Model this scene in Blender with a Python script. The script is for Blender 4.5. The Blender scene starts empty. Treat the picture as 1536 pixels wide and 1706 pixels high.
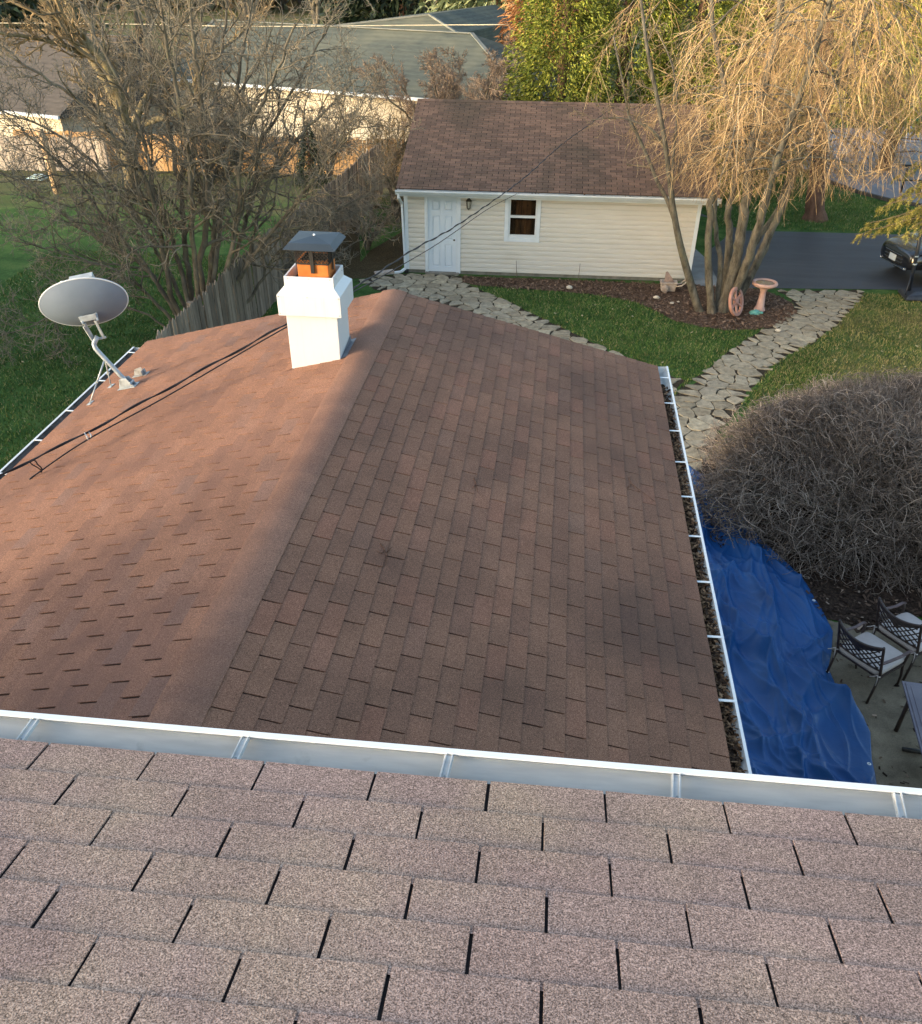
import bpy, math, random
import numpy as np
from mathutils import Vector, Matrix

S = bpy.context.scene
COL = S.collection
PI = math.pi

# ------------------------------------------------------------------ camera
CAM_H = 7.737
FPX, PCX, PCY, IW, IH = 1449.89, 768.0, 1003.73, 1536, 1706
PITCH, YAW, ROLL = 0.656984, 0.099967, 0.010642
_cy, _sy = math.cos(YAW), math.sin(YAW)
_f = Vector((-_sy * math.cos(PITCH), _cy * math.cos(PITCH), -math.sin(PITCH)))
_r = Vector((_cy, _sy, 0.0))
_u = _r.cross(_f)
_r, _u = math.cos(ROLL) * _r + math.sin(ROLL) * _u, -math.sin(ROLL) * _r + math.cos(ROLL) * _u
cam = bpy.data.cameras.new('camera')
camo = bpy.data.objects.new('camera', cam)
COL.objects.link(camo)
camo.matrix_world = Matrix(((_r.x, _u.x, -_f.x, 0), (_r.y, _u.y, -_f.y, 0), (_r.z, _u.z, -_f.z, CAM_H), (0, 0, 0, 1)))
cam.sensor_fit = 'VERTICAL'
cam.sensor_height = 36.0
cam.sensor_width = 36.0 * IW / IH
cam.lens = 36.0 * FPX / IH
cam.shift_y = (PCY - IH / 2) / IH
cam.clip_start, cam.clip_end = 0.1, 1500.0
S.camera = camo

# ------------------------------------------------------------------ sky and sun
SUN_EL, SUN_AZ = math.radians(10.5), math.radians(238.0)   # low late sun, behind and left of the camera
w = bpy.data.worlds.new('World')
S.world = w
w.use_nodes = True
nt = w.node_tree
nt.nodes.clear()
wo = nt.nodes.new('ShaderNodeOutputWorld')
bg = nt.nodes.new('ShaderNodeBackground')
sk = nt.nodes.new('ShaderNodeTexSky')
sk.sky_type = 'NISHITA'
sk.sun_disc = False
sk.sun_elevation = SUN_EL
sk.sun_rotation = SUN_AZ
sk.altitude = 200
sk.air_density = 1.0
sk.dust_density = 2.5
sk.ozone_density = 0.6
bg.inputs['Strength'].default_value = 0.15
nt.links.new(sk.outputs[0], bg.inputs['Color'])
nt.links.new(bg.outputs[0], wo.inputs['Surface'])
sl = bpy.data.lights.new('sun', 'SUN')
sl.energy = 1.1
sl.angle = math.radians(5.0)
sl.color = (1.0, 0.90, 0.76)
so = bpy.data.objects.new('sun', sl)
COL.objects.link(so)
_sd = Vector((math.sin(SUN_AZ) * math.cos(SUN_EL), math.cos(SUN_AZ) * math.cos(SUN_EL), math.sin(SUN_EL)))
so.rotation_euler = _sd.to_track_quat('Z', 'Y').to_euler()
so.location = (-20, -40, 30)
S.view_settings.view_transform = 'Standard'
S.view_settings.look = 'None'
S.view_settings.exposure = 2.15
S.view_settings.gamma = 1.0
S.render.film_transparent = False


# ------------------------------------------------------------------ helpers
def at(px, py, Y):
    """world point at depth Y seen at photo pixel (px, py)"""
    D = _f + _r * ((px - PCX) / FPX) + _u * ((PCY - py) / FPX)
    t = Y / D.y
    return Vector((D.x * t, Y, CAM_H + D.z * t))


def atz(px, py, z=0.0):
    D = _f + _r * ((px - PCX) / FPX) + _u * ((PCY - py) / FPX)
    t = (z - CAM_H) / D.z
    return Vector((D.x * t, D.y * t, z))


def terr(y):
    """height of the ground: level round the house, falling gently beyond the drive"""
    t = min(1.0, max(0.0, (y - 31.0) / 11.0))
    return -0.7 * t * t * (3 - 2 * t)


def L(r, g, b, k=1.0):
    def c(v):
        v /= 255.0
        return (v / 12.92 if v <= 0.04045 else ((v + 0.055) / 1.055) ** 2.4) * k
    return (c(r), c(g), c(b), 1.0)


class MB:
    """collects faces for ONE mesh object"""
    def __init__(s):
        s.v, s.f, s.m, s.sm = [], [], [], []

    def add(s, vs, fs, mi=0, smooth=False):
        o = len(s.v)
        s.v.extend([tuple(p) for p in vs])
        for f in fs:
            s.f.append(tuple(i + o for i in f))
            s.m.append(mi)
            s.sm.append(smooth)

    def box(s, lo, hi, mi=0):
        (a, b, c), (d, e, f) = lo, hi
        s.add([(a, b, c), (d, b, c), (d, e, c), (a, e, c), (a, b, f), (d, b, f), (d, e, f), (a, e, f)],
              [(0, 3, 2, 1), (4, 5, 6, 7), (0, 1, 5, 4), (1, 2, 6, 5), (2, 3, 7, 6), (3, 0, 4, 7)], mi)

    def obox(s, o, x, y, z, mi=0):
        """oriented box from corner o with edge vectors x, y, z (right handed)"""
        o, x, y, z = Vector(o), Vector(x), Vector(y), Vector(z)
        s.add([o, o + x, o + x + y, o + y, o + z, o + x + z, o + x + y + z, o + y + z],
              [(0, 3, 2, 1), (4, 5, 6, 7), (0, 1, 5, 4), (1, 2, 6, 5), (2, 3, 7, 6), (3, 0, 4, 7)], mi)

    def bar(s, a, b, wx, wy, up=(0, 0, 1), mi=0):
        """rectangular bar from a to b"""
        a, b = Vector(a), Vector(b)
        d = (b - a).normalized()
        u = Vector(up)
        if abs(d.dot(u)) > 0.95:
            u = Vector((1, 0, 0))
        x = d.cross(u).normalized()
        y = x.cross(d).normalized()
        s.obox(a - x * wx / 2 - y * wy / 2, x * wx, d * (b - a).length, y * wy, mi)

    def tube(s, pts, rad, n=8, mi=0, cap=True, smooth=True):
        pts = [Vector(p) for p in pts]
        if not hasattr(rad, '__len__'):
            rad = [rad] * len(pts)
        o = len(s.v)
        ref = None
        for i, p in enumerate(pts):
            d = (pts[min(i + 1, len(pts) - 1)] - pts[max(i - 1, 0)])
            d = d.normalized() if d.length > 1e-9 else Vector((0, 0, 1))
            if ref is None:
                ref = Vector((0, 0, 1)) if abs(d.z) < 0.9 else Vector((1, 0, 0))
            x = d.cross(ref).normalized()
            y = d.cross(x)
            for k in range(n):
                a = 2 * PI * k / n
                s.v.append(tuple(p + (x * math.cos(a) + y * math.sin(a)) * rad[i]))
        for i in range(len(pts) - 1):
            for k in range(n):
                k2 = (k + 1) % n
                s.f.append((o + i * n + k, o + i * n + k2, o + (i + 1) * n + k2, o + (i + 1) * n + k))
                s.m.append(mi)
                s.sm.append(smooth)
        if cap:
            s.f.append(tuple(o + k for k in range(n))[::-1])
            e = o + (len(pts) - 1) * n
            s.f.append(tuple(e + k for k in range(n)))
            s.m += [mi, mi]
            s.sm += [False, False]

    def lathe(s, prof, c=(0, 0, 0), n=32, mi=0):
        o = len(s.v)
        for r, z in prof:
            for k in range(n):
                a = 2 * PI * k / n
                s.v.append((c[0] + r * math.cos(a), c[1] + r * math.sin(a), c[2] + z))
        for i in range(len(prof) - 1):
            for k in range(n):
                k2 = (k + 1) % n
                s.f.append((o + i * n + k, o + i * n + k2, o + (i + 1) * n + k2, o + (i + 1) * n + k))
                s.m.append(mi)
                s.sm.append(True)

    def prism(s, prof, a, b, mi=0, smooth=False):
        """closed outline prof: points as function of end 0/1 -> list of 3D points per end"""
        n = len(prof)
        A = [Vector(a(p)) for p in prof]
        B = [Vector(b(p)) for p in prof]
        fs = [(i, (i + 1) % n, n + (i + 1) % n, n + i) for i in range(n)]
        s.add(A + B, fs, mi, smooth)
        s.add(A, [tuple(range(n))[::-1]], mi)
        s.add(B, [tuple(range(n))], mi)

    def rot(s, M):
        s.v = [tuple(M @ Vector(p)) for p in s.v]
        return s


class TB:
    """tubes and leaves gathered as arrays, for trees"""
    def __init__(s):
        s.V, s.Q, s.T, s.n = [], [], [], 0

    def tube(s, pts, rad, k=4):
        pts = np.asarray(pts, float)
        rad = np.asarray(rad, float)
        n = len(pts)
        d = np.empty_like(pts)
        d[1:-1] = pts[2:] - pts[:-2]
        d[0] = pts[1] - pts[0]
        d[-1] = pts[-1] - pts[-2]
        d /= np.linalg.norm(d, axis=1)[:, None] + 1e-12
        ref = np.array([0.31, 0.17, 0.93]) if abs(d[:, 2]).mean() < 0.8 else np.array([0.9, 0.4, 0.05])
        x = np.cross(d, ref)
        x /= np.linalg.norm(x, axis=1)[:, None] + 1e-12
        y = np.cross(d, x)
        a = np.arange(k) * 2 * PI / k
        ring = (pts[:, None, :] + rad[:, None, None] * (np.cos(a)[None, :, None] * x[:, None, :] + np.sin(a)[None, :, None] * y[:, None, :]))
        s.V.append(ring.reshape(-1, 3))
        i = np.arange(n - 1)[:, None] * k
        j = np.arange(k)[None, :]
        j2 = (j + 1) % k
        q = np.stack([i + j, i + j2, i + k + j2, i + k + j], -1).reshape(-1, 4) + s.n
        s.Q.append(q)
        s.n += n * k

    def quads(s, P):
        P = np.asarray(P, float).reshape(-1, 4, 3)
        s.V.append(P.reshape(-1, 3))
        s.Q.append(np.arange(len(P) * 4).reshape(-1, 4) + s.n)
        s.n += len(P) * 4

    def tris(s, P):
        P = np.asarray(P, float).reshape(-1, 3, 3)
        s.V.append(P.reshape(-1, 3))
        s.T.append(np.arange(len(P) * 3).reshape(-1, 3) + s.n)
        s.n += len(P) * 3


def new_mesh(name, mb, base, smooth=True):
    me = bpy.data.meshes.new(name)
    if isinstance(mb, TB):
        V = np.concatenate(mb.V) - np.array(base)
        Q = np.concatenate(mb.Q) if mb.Q else np.zeros((0, 4), int)
        T = np.concatenate(mb.T) if mb.T else np.zeros((0, 3), int)
        me.vertices.add(len(V))
        me.vertices.foreach_set('co', V.astype(np.float32).ravel())
        loops = np.concatenate([Q.ravel(), T.ravel()]).astype(np.int32)
        me.loops.add(len(loops))
        me.loops.foreach_set('vertex_index', loops)
        me.polygons.add(len(Q) + len(T))
        st = np.concatenate([np.arange(len(Q)) * 4, len(Q) * 4 + np.arange(len(T)) * 3]).astype(np.int32)
        me.polygons.foreach_set('loop_start', st)
        me.update(calc_edges=True)
        me.validate()
        me.polygons.foreach_set('use_smooth', [smooth] * len(me.polygons))
    else:
        b = Vector(base)
        me.from_pydata([(p[0] - b.x, p[1] - b.y, p[2] - b.z) for p in mb.v], [], mb.f)
        me.polygons.foreach_set('material_index', mb.m)
        me.polygons.foreach_set('use_smooth', mb.sm)
        me.update()
    return me


BASE = {}


def obj(name, mb, mats, parent=None, bevel=0.0, base=None, local=False):
    """ONE mesh object; vertices are given in world space unless local"""
    root = parent
    if base is None:
        while root is not None and root.parent is not None:
            root = root.parent
        base = (0, 0, 0) if (root is None or local) else BASE.get(root.name, (0, 0, 0))
        if root is None and not local:
            if isinstance(mb, TB):
                A = np.concatenate(mb.V)
                c = A.mean(0)
                base = (float(c[0]), float(c[1]), float(A[:, 2].min()))
            else:
                A = np.array(mb.v)
                c = (A.min(0) + A.max(0)) / 2
                base = (float(c[0]), float(c[1]), float(A[:, 2].min()))
    me = new_mesh(name, mb, base)
    for m in (mats if isinstance(mats, (list, tuple)) else [mats]):
        me.materials.append(m)
    o = bpy.data.objects.new(name, me)
    COL.objects.link(o)
    if parent is not None:
        o.parent = parent
    elif not local:
        o.location = base
        BASE[o.name] = base
    if bevel > 0:
        md = o.modifiers.new('bevel', 'BEVEL')
        md.width = bevel
        md.segments = 2
        md.limit_method = 'ANGLE'
        md.angle_limit = math.radians(40)
    return o


def thing(name, label, cat, loc=(0, 0, 0), rz=0.0, group=None):
    o = bpy.data.objects.new(name, None)
    o.empty_display_size = 0.2
    COL.objects.link(o)
    o.location = loc
    o.rotation_euler = (0, 0, rz)
    BASE[o.name] = tuple(loc)
    return tag(o, label, cat, group)


def tag(o, label, cat, group=None):
    o['label'] = label
    o['category'] = cat
    if group:
        o['group'] = group
    return o


def struct(o):
    o['kind'] = 'structure'
    return o


def stuff(o, label=None, cat=None):
    o['kind'] = 'stuff'
    if label:
        o['label'] = label
    if cat:
        o['category'] = cat
    return o


def copy_tree(o, parent=None):
    c = o.copy()
    COL.objects.link(c)
    c.parent = parent
    for ch in list(o.children):
        copy_tree(ch, c)
    return c


# ------------------------------------------------------------------ materials
def new_mat(name, rough=0.7, spec=0.3, metal=0.0):
    m = bpy.data.materials.new(name)
    m.use_nodes = True
    n = m.node_tree
    b = n.nodes['Principled BSDF']
    b.inputs['Roughness'].default_value = rough
    b.inputs['Specular IOR Level'].default_value = spec
    b.inputs['Metallic'].default_value = metal
    return m, n, b


def nd(n, t, **k):
    x = n.nodes.new(t)
    for a, v in k.items():
        if a in x.inputs:
            x.inputs[a].default_value = v
        else:
            setattr(x, a, v)
    return x


def coord(n, scale=(1, 1, 1), kind='Object'):
    t = n.nodes.new('ShaderNodeTexCoord')
    mp = n.nodes.new('ShaderNodeMapping')
    mp.inputs['Scale'].default_value = scale
    n.links.new(t.outputs[kind], mp.inputs['Vector'])
    return mp.outputs[0]


def noise(n, vec, scale, detail=3.0, rough=0.55, dist=0.0):
    x = nd(n, 'ShaderNodeTexNoise', Scale=scale, Detail=detail, Roughness=rough, Distortion=dist)
    n.links.new(vec, x.inputs['Vector'])
    return x.outputs['Fac']


def ramp(n, fac, stops, interp='LINEAR'):
    r = n.nodes.new('ShaderNodeValToRGB')
    cr = r.color_ramp
    cr.interpolation = interp
    cr.elements.remove(cr.elements[1])
    cr.elements[0].position = stops[0][0]
    cr.elements[0].color = stops[0][1]
    for p, c in stops[1:]:
        e = cr.elements.new(min(p, .9999))
        e.color = c
    n.links.new(fac, r.inputs['Fac'])
    return r.outputs['Color']


def g(v):
    return (v, v, v, 1)


def mix(n, fac, a, b, mode='MIX'):
    x = n.nodes.new('ShaderNodeMix')
    x.data_type = 'RGBA'
    x.blend_type = mode
    for i, val in ((0, fac), (6, a), (7, b)):
        if isinstance(val, bpy.types.NodeSocket):
            n.links.new(val, x.inputs[i])
        else:
            x.inputs[i].default_value = val
    return x.outputs[2]


def bump(n, b, h, strength=0.3, dist=0.01):
    x = nd(n, 'ShaderNodeBump', Strength=strength, Distance=dist)
    n.links.new(h, x.inputs['Height'])
    n.links.new(x.outputs[0], b.inputs['Normal'])


def island(n):
    x = n.nodes.new('ShaderNodeNewGeometry')
    return x.outputs['Random Per Island']


def simple(name, c1, c2=None, scale=6.0, rough=0.7, spec=0.3, bmp=0.0, bscale=None, bdist=0.01, metal=0.0, stretch=(1, 1, 1), detail=4.0, lo=0.35, hi=0.65):
    m, n, b = new_mat(name, rough, spec, metal)
    v = coord(n, stretch)
    f = noise(n, v, scale, detail)
    n.links.new(ramp(n, f, [(lo, c1), (hi, c2 or c1)]), b.inputs['Base Color'])
    if bmp > 0:
        bump(n, b, noise(n, v, bscale or scale * 4, 4.0), bmp, bdist)
    return m

# ------------------------------------------------------------------ house materials
WHITE = simple('white_aluminium', L(228, 232, 232, .8), L(218, 224, 226, .8), 3.0, 0.38, 0.4)
LIPW = simple('white_gutter_lip', L(232, 236, 236, .82), L(224, 230, 232, .82), 5.0, 0.45, 0.35)


def gutter_mat():
    m, n, b = new_mat('weathered_gutter', 0.35, 0.5)
    v = coord(n)
    f = noise(n, coord(n, (1.2, 9, 9)), 4.0, 5.0)
    c = ramp(n, f, [(.3, L(188, 190, 188, .82)), (.62, L(210, 211, 207, .82))])
    dirt = noise(n, v, 9.0, 6.0, .7)
    c = mix(n, ramp(n, dirt, [(.60, g(0)), (.78, g(.45))]), c, L(120, 122, 118))
    n.links.new(c, b.inputs['Base Color'])
    bump(n, b, noise(n, v, 2.2, 2.0), .12, .02)
    return m


GUTTER_IN = gutter_mat()


def shingle_mat(name, tones, spk, spk_amt, stain=None, stain_scale=.9, stain_amt=.5, bscale=220, patch=None, blots=()):
    """per-tab tone, mineral granules and weather stains"""
    m, n, b = new_mat(name, 0.92, 0.12)
    v = coord(n)
    ri = island(n)
    c = ramp(n, ri, tones, 'LINEAR')
    # slow drift of colour inside and across tabs
    dr = noise(n, v, 3.1, 4.0)
    c = mix(n, .55, c, ramp(n, dr, [(.32, g(.42)), (.68, g(.60))]), 'OVERLAY')
    if patch:
        pf = noise(n, v, patch[1], 4.0, .6)
        c = mix(n, ramp(n, pf, [(patch[2], g(0)), (patch[3], g(patch[4]))]), c, patch[0])
    gr = noise(n, v, spk, 2.0, .75)
    c = mix(n, spk_amt, c, ramp(n, gr, [(.34, g(.08)), (.47, g(.40)), (.55, g(.58)), (.66, g(1.0))]), 'OVERLAY')
    g2 = noise(n, v, spk * .37, 2.0, .6)
    c = mix(n, spk_amt * .5, c, ramp(n, g2, [(.35, g(.30)), (.65, g(.70))]), 'OVERLAY')
    if stain:
        sf = noise(n, coord(n, (1.0, .55, 1.0)), stain_scale, 5.0, .62, .4)
        c = mix(n, ramp(n, sf, [(.47, g(0)), (.70, g(stain_amt))]), c, stain)
    for (bx, by, bz), rad, amt in blots:
        # dark algae blots with ragged edges
        wn = nd(n, 'ShaderNodeTexNoise', Scale=1.6, Detail=5.0, Roughness=.65)
        n.links.new(v, wn.inputs['Vector'])
        off = nd(n, 'ShaderNodeVectorMath', operation='MULTIPLY_ADD')
        n.links.new(wn.outputs['Color'], off.inputs[0])
        off.inputs[1].default_value = (1.5 * rad, 1.5 * rad, 0)
        n.links.new(v, off.inputs[2])
        ds = nd(n, 'ShaderNodeVectorMath', operation='DISTANCE')
        n.links.new(off.outputs[0], ds.inputs[0])
        ds.inputs[1].default_value = (bx + .75 * rad, by + .75 * rad, bz)
        dv = nd(n, 'ShaderNodeMath', operation='DIVIDE')
        n.links.new(ds.outputs['Value'], dv.inputs[0])
        dv.inputs[1].default_value = rad * 1.7
        c = mix(n, ramp(n, dv.outputs[0], [(.1, g(amt)), (.95, g(0))]), c, stain)
    n.links.new(c, b.inputs['Base Color'])
    bump(n, b, gr, .55, .004)
    return m


SH_UP = shingle_mat('shingles_near', [(0, L(156, 130, 119, .82)), (.35, L(160, 134, 123, .82)), (.7, L(158, 133, 121, .82)), (1, L(162, 136, 124, .82))],
                    265, .9, None, patch=(L(192, 168, 136, .8), 1.7, .46, .74, .5))
SH_R = shingle_mat('shingles_right_shaded', [(0, L(124, 93, 77, .88)), (.4, L(130, 98, 80, .88)), (.75, L(135, 101, 82, .88)), (.9, L(137, 99, 81, .88)), (1, L(127, 99, 83, .88))],
                   230, .7, L(58, 53, 52, .8), .6, .4, blots=(((.75, 4.9, 4.0), .6, .42), ((1.05, 4.45, 3.9), .5, .4), ((.62, 8.1, 4.03), .5, .34), ((.72, 7.0, 4.0), .35, .25), ((-.1, 3.75, 4.2), .4, .25), ((.45, 8.7, 4.07), .35, .3)))  # same roof as the left slope; its shaded side is put into darker tones
SH_L = shingle_mat('shingles_left_lit', [(0, L(138, 103, 86, .86)), (.4, L(148, 109, 88, .86)), (.8, L(155, 114, 92, .86)), (1, L(136, 106, 92, .86))],
                   230, .7, L(116, 88, 78, .8), .9, .7)  # lighter and more orange than the right slope: sunlight put into the tones
SH_CAP = shingle_mat('shingles_cap', [(0, L(138, 105, 89, .82)), (1, L(144, 109, 91, .82))], 230, .6, L(112, 82, 72, .8), .8, .6)
SH_G = shingle_mat('shingles_garage', [(0, L(114, 93, 80, .76)), (.5, L(128, 104, 88, .76)), (1, L(144, 115, 96, .76))],
                   120, .4, L(74, 72, 60, .8), .42, .65)
SLOT = simple('shingle_slot_shade', L(22, 20, 22), L(32, 29, 29), 40, .9, .1)  # dark asphalt underlay; shade in slots and course gaps is put into its colour
SLOT_L = simple('shingle_slot_shade_brown', L(40, 29, 25), L(52, 37, 31), 40, .9, .1)  # left slope underlay, slot shade put into a browner colour


def shingle_slope(mb, O, a, s, nrm, ncourse, length, phase, rng, ex=.127, tab=.3048, slot=.007, gap=0.0, thick=.0042, slab_top=None):
    O, a, s, nrm = Vector(O), Vector(a), Vector(s), Vector(nrm)

    def P(u, v, h):
        return O + a * u + s * v + nrm * h
    top = ncourse * ex if slab_top is None else slab_top
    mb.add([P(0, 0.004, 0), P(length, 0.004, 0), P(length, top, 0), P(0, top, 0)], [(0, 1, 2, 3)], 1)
    for k in range(ncourse):
        ph = (phase + (k % 2) * .5 * tab + rng.gauss(0, .004)) % tab
        u = ph - tab
        v0, v1 = k * ex + gap, min((k + 1) * ex + .018, top)
        while u < length:
            sl = slot * rng.uniform(.75, 1.25)
            u0, u1 = max(0, u + sl / 2), min(length, u + tab - sl / 2)
            if u1 - u0 > .01:
                j = [rng.gauss(0, .0012) for _ in range(4)]
                hl = 2 * thick + rng.uniform(-.0006, .0012)
                A = [P(u0, v0 + j[0], hl), P(u1, v0 + j[1], hl), P(u1 + j[2] * .6, v1, thick * .9), P(u0 + j[3] * .6, v1, thick * .9),
                     P(u0, v0 + j[0], .0005), P(u1, v0 + j[1], .0005), P(u1, v1, .0004), P(u0, v1, .0004)]
                mb.add(A, [(0, 1, 2, 3), (4, 5, 1, 0), (5, 6, 2, 1), (7, 4, 0, 3)], 0)
            u += tab


rng = random.Random(4)
UE_Y, UE_Z, US = 1.541, 5.949, .2186
UC = 1 / math.sqrt(1 + US * US)
RIDGE_X, RIDGE_Z, RW, RP, RYF = -1.736, 4.598, 2.978, .2446, 9.567
RC = 1 / math.sqrt(1 + RP * RP)
EAVE_Z = RIDGE_Z - RW * RP

house = thing('house', 'two-storey house with brown shingle roofs, white gutters and a low gabled wing below', 'house', (0, 0, 0))
SIDING = simple('house_siding', L(214, 204, 184, .8), L(206, 196, 176, .8), 2.0, .6, .3)

# walls of main block and wing (mostly hidden below the roofs)
m = MB()
m.box((-9.0, -6.1, 0), (4.6, 1.1, 5.82))
obj('wall', m, SIDING, house)
m = MB()
wz = RIDGE_Z - .12
m.add([(-4.4, 1.12, 0), (.93, 1.12, 0), (.93, 9.25, 0), (-4.4, 9.25, 0), (-4.4, 1.12, 3.76), (.93, 1.12, 3.76), (.93, 9.25, 3.76), (-4.4, 9.25, 3.76), (RIDGE_X, 1.12, wz - .12), (RIDGE_X, 9.25, wz - .12)],
      [(0, 1, 5, 8, 4), (3, 7, 9, 6, 2), (1, 2, 6, 5), (0, 4, 7, 3)])
obj('wall', m, SIDING, house)

# upper roof
m = MB()
NUC = 31
X0U = -9.3
ph = (-.0748 - X0U) % .3048
shingle_slope(m, (X0U, UE_Y, UE_Z - .006), (1, 0, 0), (0, -UC, US * UC), (0, US * UC, UC), NUC, 14.2, ph, rng, slot=.0078, thick=.0030)
yr = UE_Y - NUC * .127 * UC
zr = UE_Z - .006 + NUC * .127 * UC * US
m.add([(X0U, yr, zr), (4.9, yr, zr), (4.9, yr - 4.0, zr - 4.0 * US), (X0U, yr - 4.0, zr - 4.0 * US)], [(0, 1, 2, 3)], 0)
m.add([(X0U, UE_Y - .02, UE_Z - .06), (4.9, UE_Y - .02, UE_Z - .06), (4.9, yr - 4.0, zr - 4.0 * US - .06), (X0U, yr - 4.0, zr - 4.0 * US - .06)], [(0, 1, 2, 3)], 1)
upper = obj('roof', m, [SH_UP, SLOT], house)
upper['label'] = 'near roof slope of speckled pinkish brown tabs'


def gutter_profile(w=.127, d=.095, t=.0016):
    """K-style section as (out, up): closed outline, back at out=0"""
    o = [(0, 0), (0, -d), (w * .55, -d), (w * .62, -d * .82), (w * .74, -d * .55), (w * .93, -d * .34), (w * .98, -d * .2), (w, 0.004), (w * .87, .006)]
    n = len(o)
    inn = [(w * .87, .003), (w - 2 * t, .001), (w * .98 - 2 * t, -d * .2), (w * .93 - 2 * t, -d * .34 + t), (w * .74 - t, -d * .55 + t), (w * .62 - 2 * t, -d * .82 + t), (w * .55 - t, -d + 2 * t), (t, -d + 2 * t), (t, 0)]
    return o, inn


def gutter(mb, a, b):
    """a, b: functions (out, up) -> point at either end; material 0 inside, 1 the outer face and lip"""
    o, inn = gutter_profile()
    for prof, mi in ((o, 1), (inn, 0)):
        A = [Vector(a(*p)) for p in prof]
        B = [Vector(b(*p)) for p in prof]
        n = len(prof)
        mb.add(A + B, [(i, i + 1, n + i + 1, n + i) for i in range(n - 1)], mi, True)
    # rolled lip on top, as a flat strip of its own
    for fn0, fn1 in ((a, b),):
        lip = [(o[7][0] + .002, .0045), (o[7][0] + .002, .012), (o[8][0], .012), (o[8][0], .0065)]
        A = [Vector(fn0(*p)) for p in lip]
        B = [Vector(fn1(*p)) for p in lip]
        mb.add(A + B, [(i, (i + 1) % 4, 4 + (i + 1) % 4, 4 + i) for i in range(4)], 2)
        mb.add(A, [(0, 1, 2, 3)], 2)
        mb.add(B, [(3, 2, 1, 0)], 2)
    for fn in (a, b):
        mb.add([fn(*p) for p in o], [tuple(range(len(o)))], 1)


GY, GZ = 1.545, 5.908
m = MB()
gutter(m, lambda p, q: (-9.3, GY + p, GZ + q), lambda p, q: (4.9, GY + p, GZ + q))
ug = obj('gutter', m, [GUTTER_IN, WHITE, LIPW], house)
ug['label'] = 'clean grey gutter along the near roof edge'
for k in range(-4, 8):
    m = MB()
    x = -.19 + .605 * k + (0.012 if k % 2 else -.008)
    m.bar((x - .004, GY + .012, GZ - .004), (x + .004, GY + .108, GZ + .004), .027, .0025)
    m.bar((x - .013, GY + .012, GZ), (x - .005, GY + .108, GZ + .008), .003, .008)
    m.bar((x + .005, GY + .012, GZ), (x + .013, GY + .108, GZ + .008), .003, .008)
    m.lathe([(.0001, .004), (.0045, .004), (.005, .0), (.005, -.001)], (x, GY + .03, GZ + .002), 10, 1)
    obj('hanger', m, [GUTTER_IN, simple('screw_steel', L(120, 124, 128), None, 5, .3, .5, metal=.8) if k == -4 else bpy.data.materials['screw_steel']], ug)
m = MB()
m.box((-9.2, 1.525, 5.74), (4.85, 1.55, 5.915))
obj('fascia', m, WHITE, house)
m = MB()
m.box((-9.2, 1.1, 5.735), (4.85, 1.524, 5.75))
obj('soffit', m, WHITE, house)

# lower wing roof: right and left slopes as one roof mesh
Y0 = 1.12
m = MB()
NLC = 23
slope_len = RW / RC
cap = slope_len - NLC * .127
# right slope: along +y, up-slope towards -x
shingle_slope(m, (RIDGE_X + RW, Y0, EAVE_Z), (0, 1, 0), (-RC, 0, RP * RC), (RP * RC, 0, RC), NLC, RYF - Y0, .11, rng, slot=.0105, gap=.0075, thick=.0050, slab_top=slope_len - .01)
obj('roof', m, [SH_R, SLOT], house)['label'] = 'dark brown right slope of the wing roof, part of its shade put into the colour'
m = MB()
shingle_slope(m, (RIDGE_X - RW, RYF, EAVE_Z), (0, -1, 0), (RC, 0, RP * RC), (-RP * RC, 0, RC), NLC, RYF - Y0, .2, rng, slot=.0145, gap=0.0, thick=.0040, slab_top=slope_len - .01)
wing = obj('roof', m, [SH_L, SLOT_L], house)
wing['label'] = 'orange brown left slope of the wing roof, part of its sunlight put into the colour'
# ridge cap: overlapped bent pieces
m = MB()
y = Y0
kk = 0
while y < RYF - .02:
    y1 = min(y + .127 + .02, RYF + .006)
    prof = []
    for i in range(-6, 7):
        t = i / 6
        wd = .145 * t
        # rounded over the ridge
        zz = RIDGE_Z - math.sqrt((wd * RP) ** 2 + .014 ** 2) + .003
        prof.append((RIDGE_X + wd * RC, zz))
    n = len(prof)
    h0, h1 = .020, .0165
    A = [(px, y, pz + h1 - (0.005 if i in (0, n - 1) else 0)) for i, (px, pz) in enumerate(prof)]
    B = [(px, y1, pz + h0 - (0.005 if i in (0, n - 1) else 0)) for i, (px, pz) in enumerate(prof)]
    C = [(px, y1, pz + .004) for px, pz in prof]
    D = [(px, y, pz + .004) for px, pz in prof]
    vs = A + B + C + D
    fs = [(i + 1, i, n + i, n + i + 1) for i in range(n - 1)]
    m.add(vs, fs, 0, True)
    m.add(B + C, [(i, n + i, n + i + 1, i + 1) for i in range(n - 1)], 0)
    m.add([A[0], B[0], C[0], D[0], A[-1], B[-1], C[-1], D[-1]], [(0, 1, 2, 3), (4, 7, 6, 5)], 0)
    y += .127
    kk += 1
obj('ridge_cap', m, SH_CAP, house)
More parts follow.
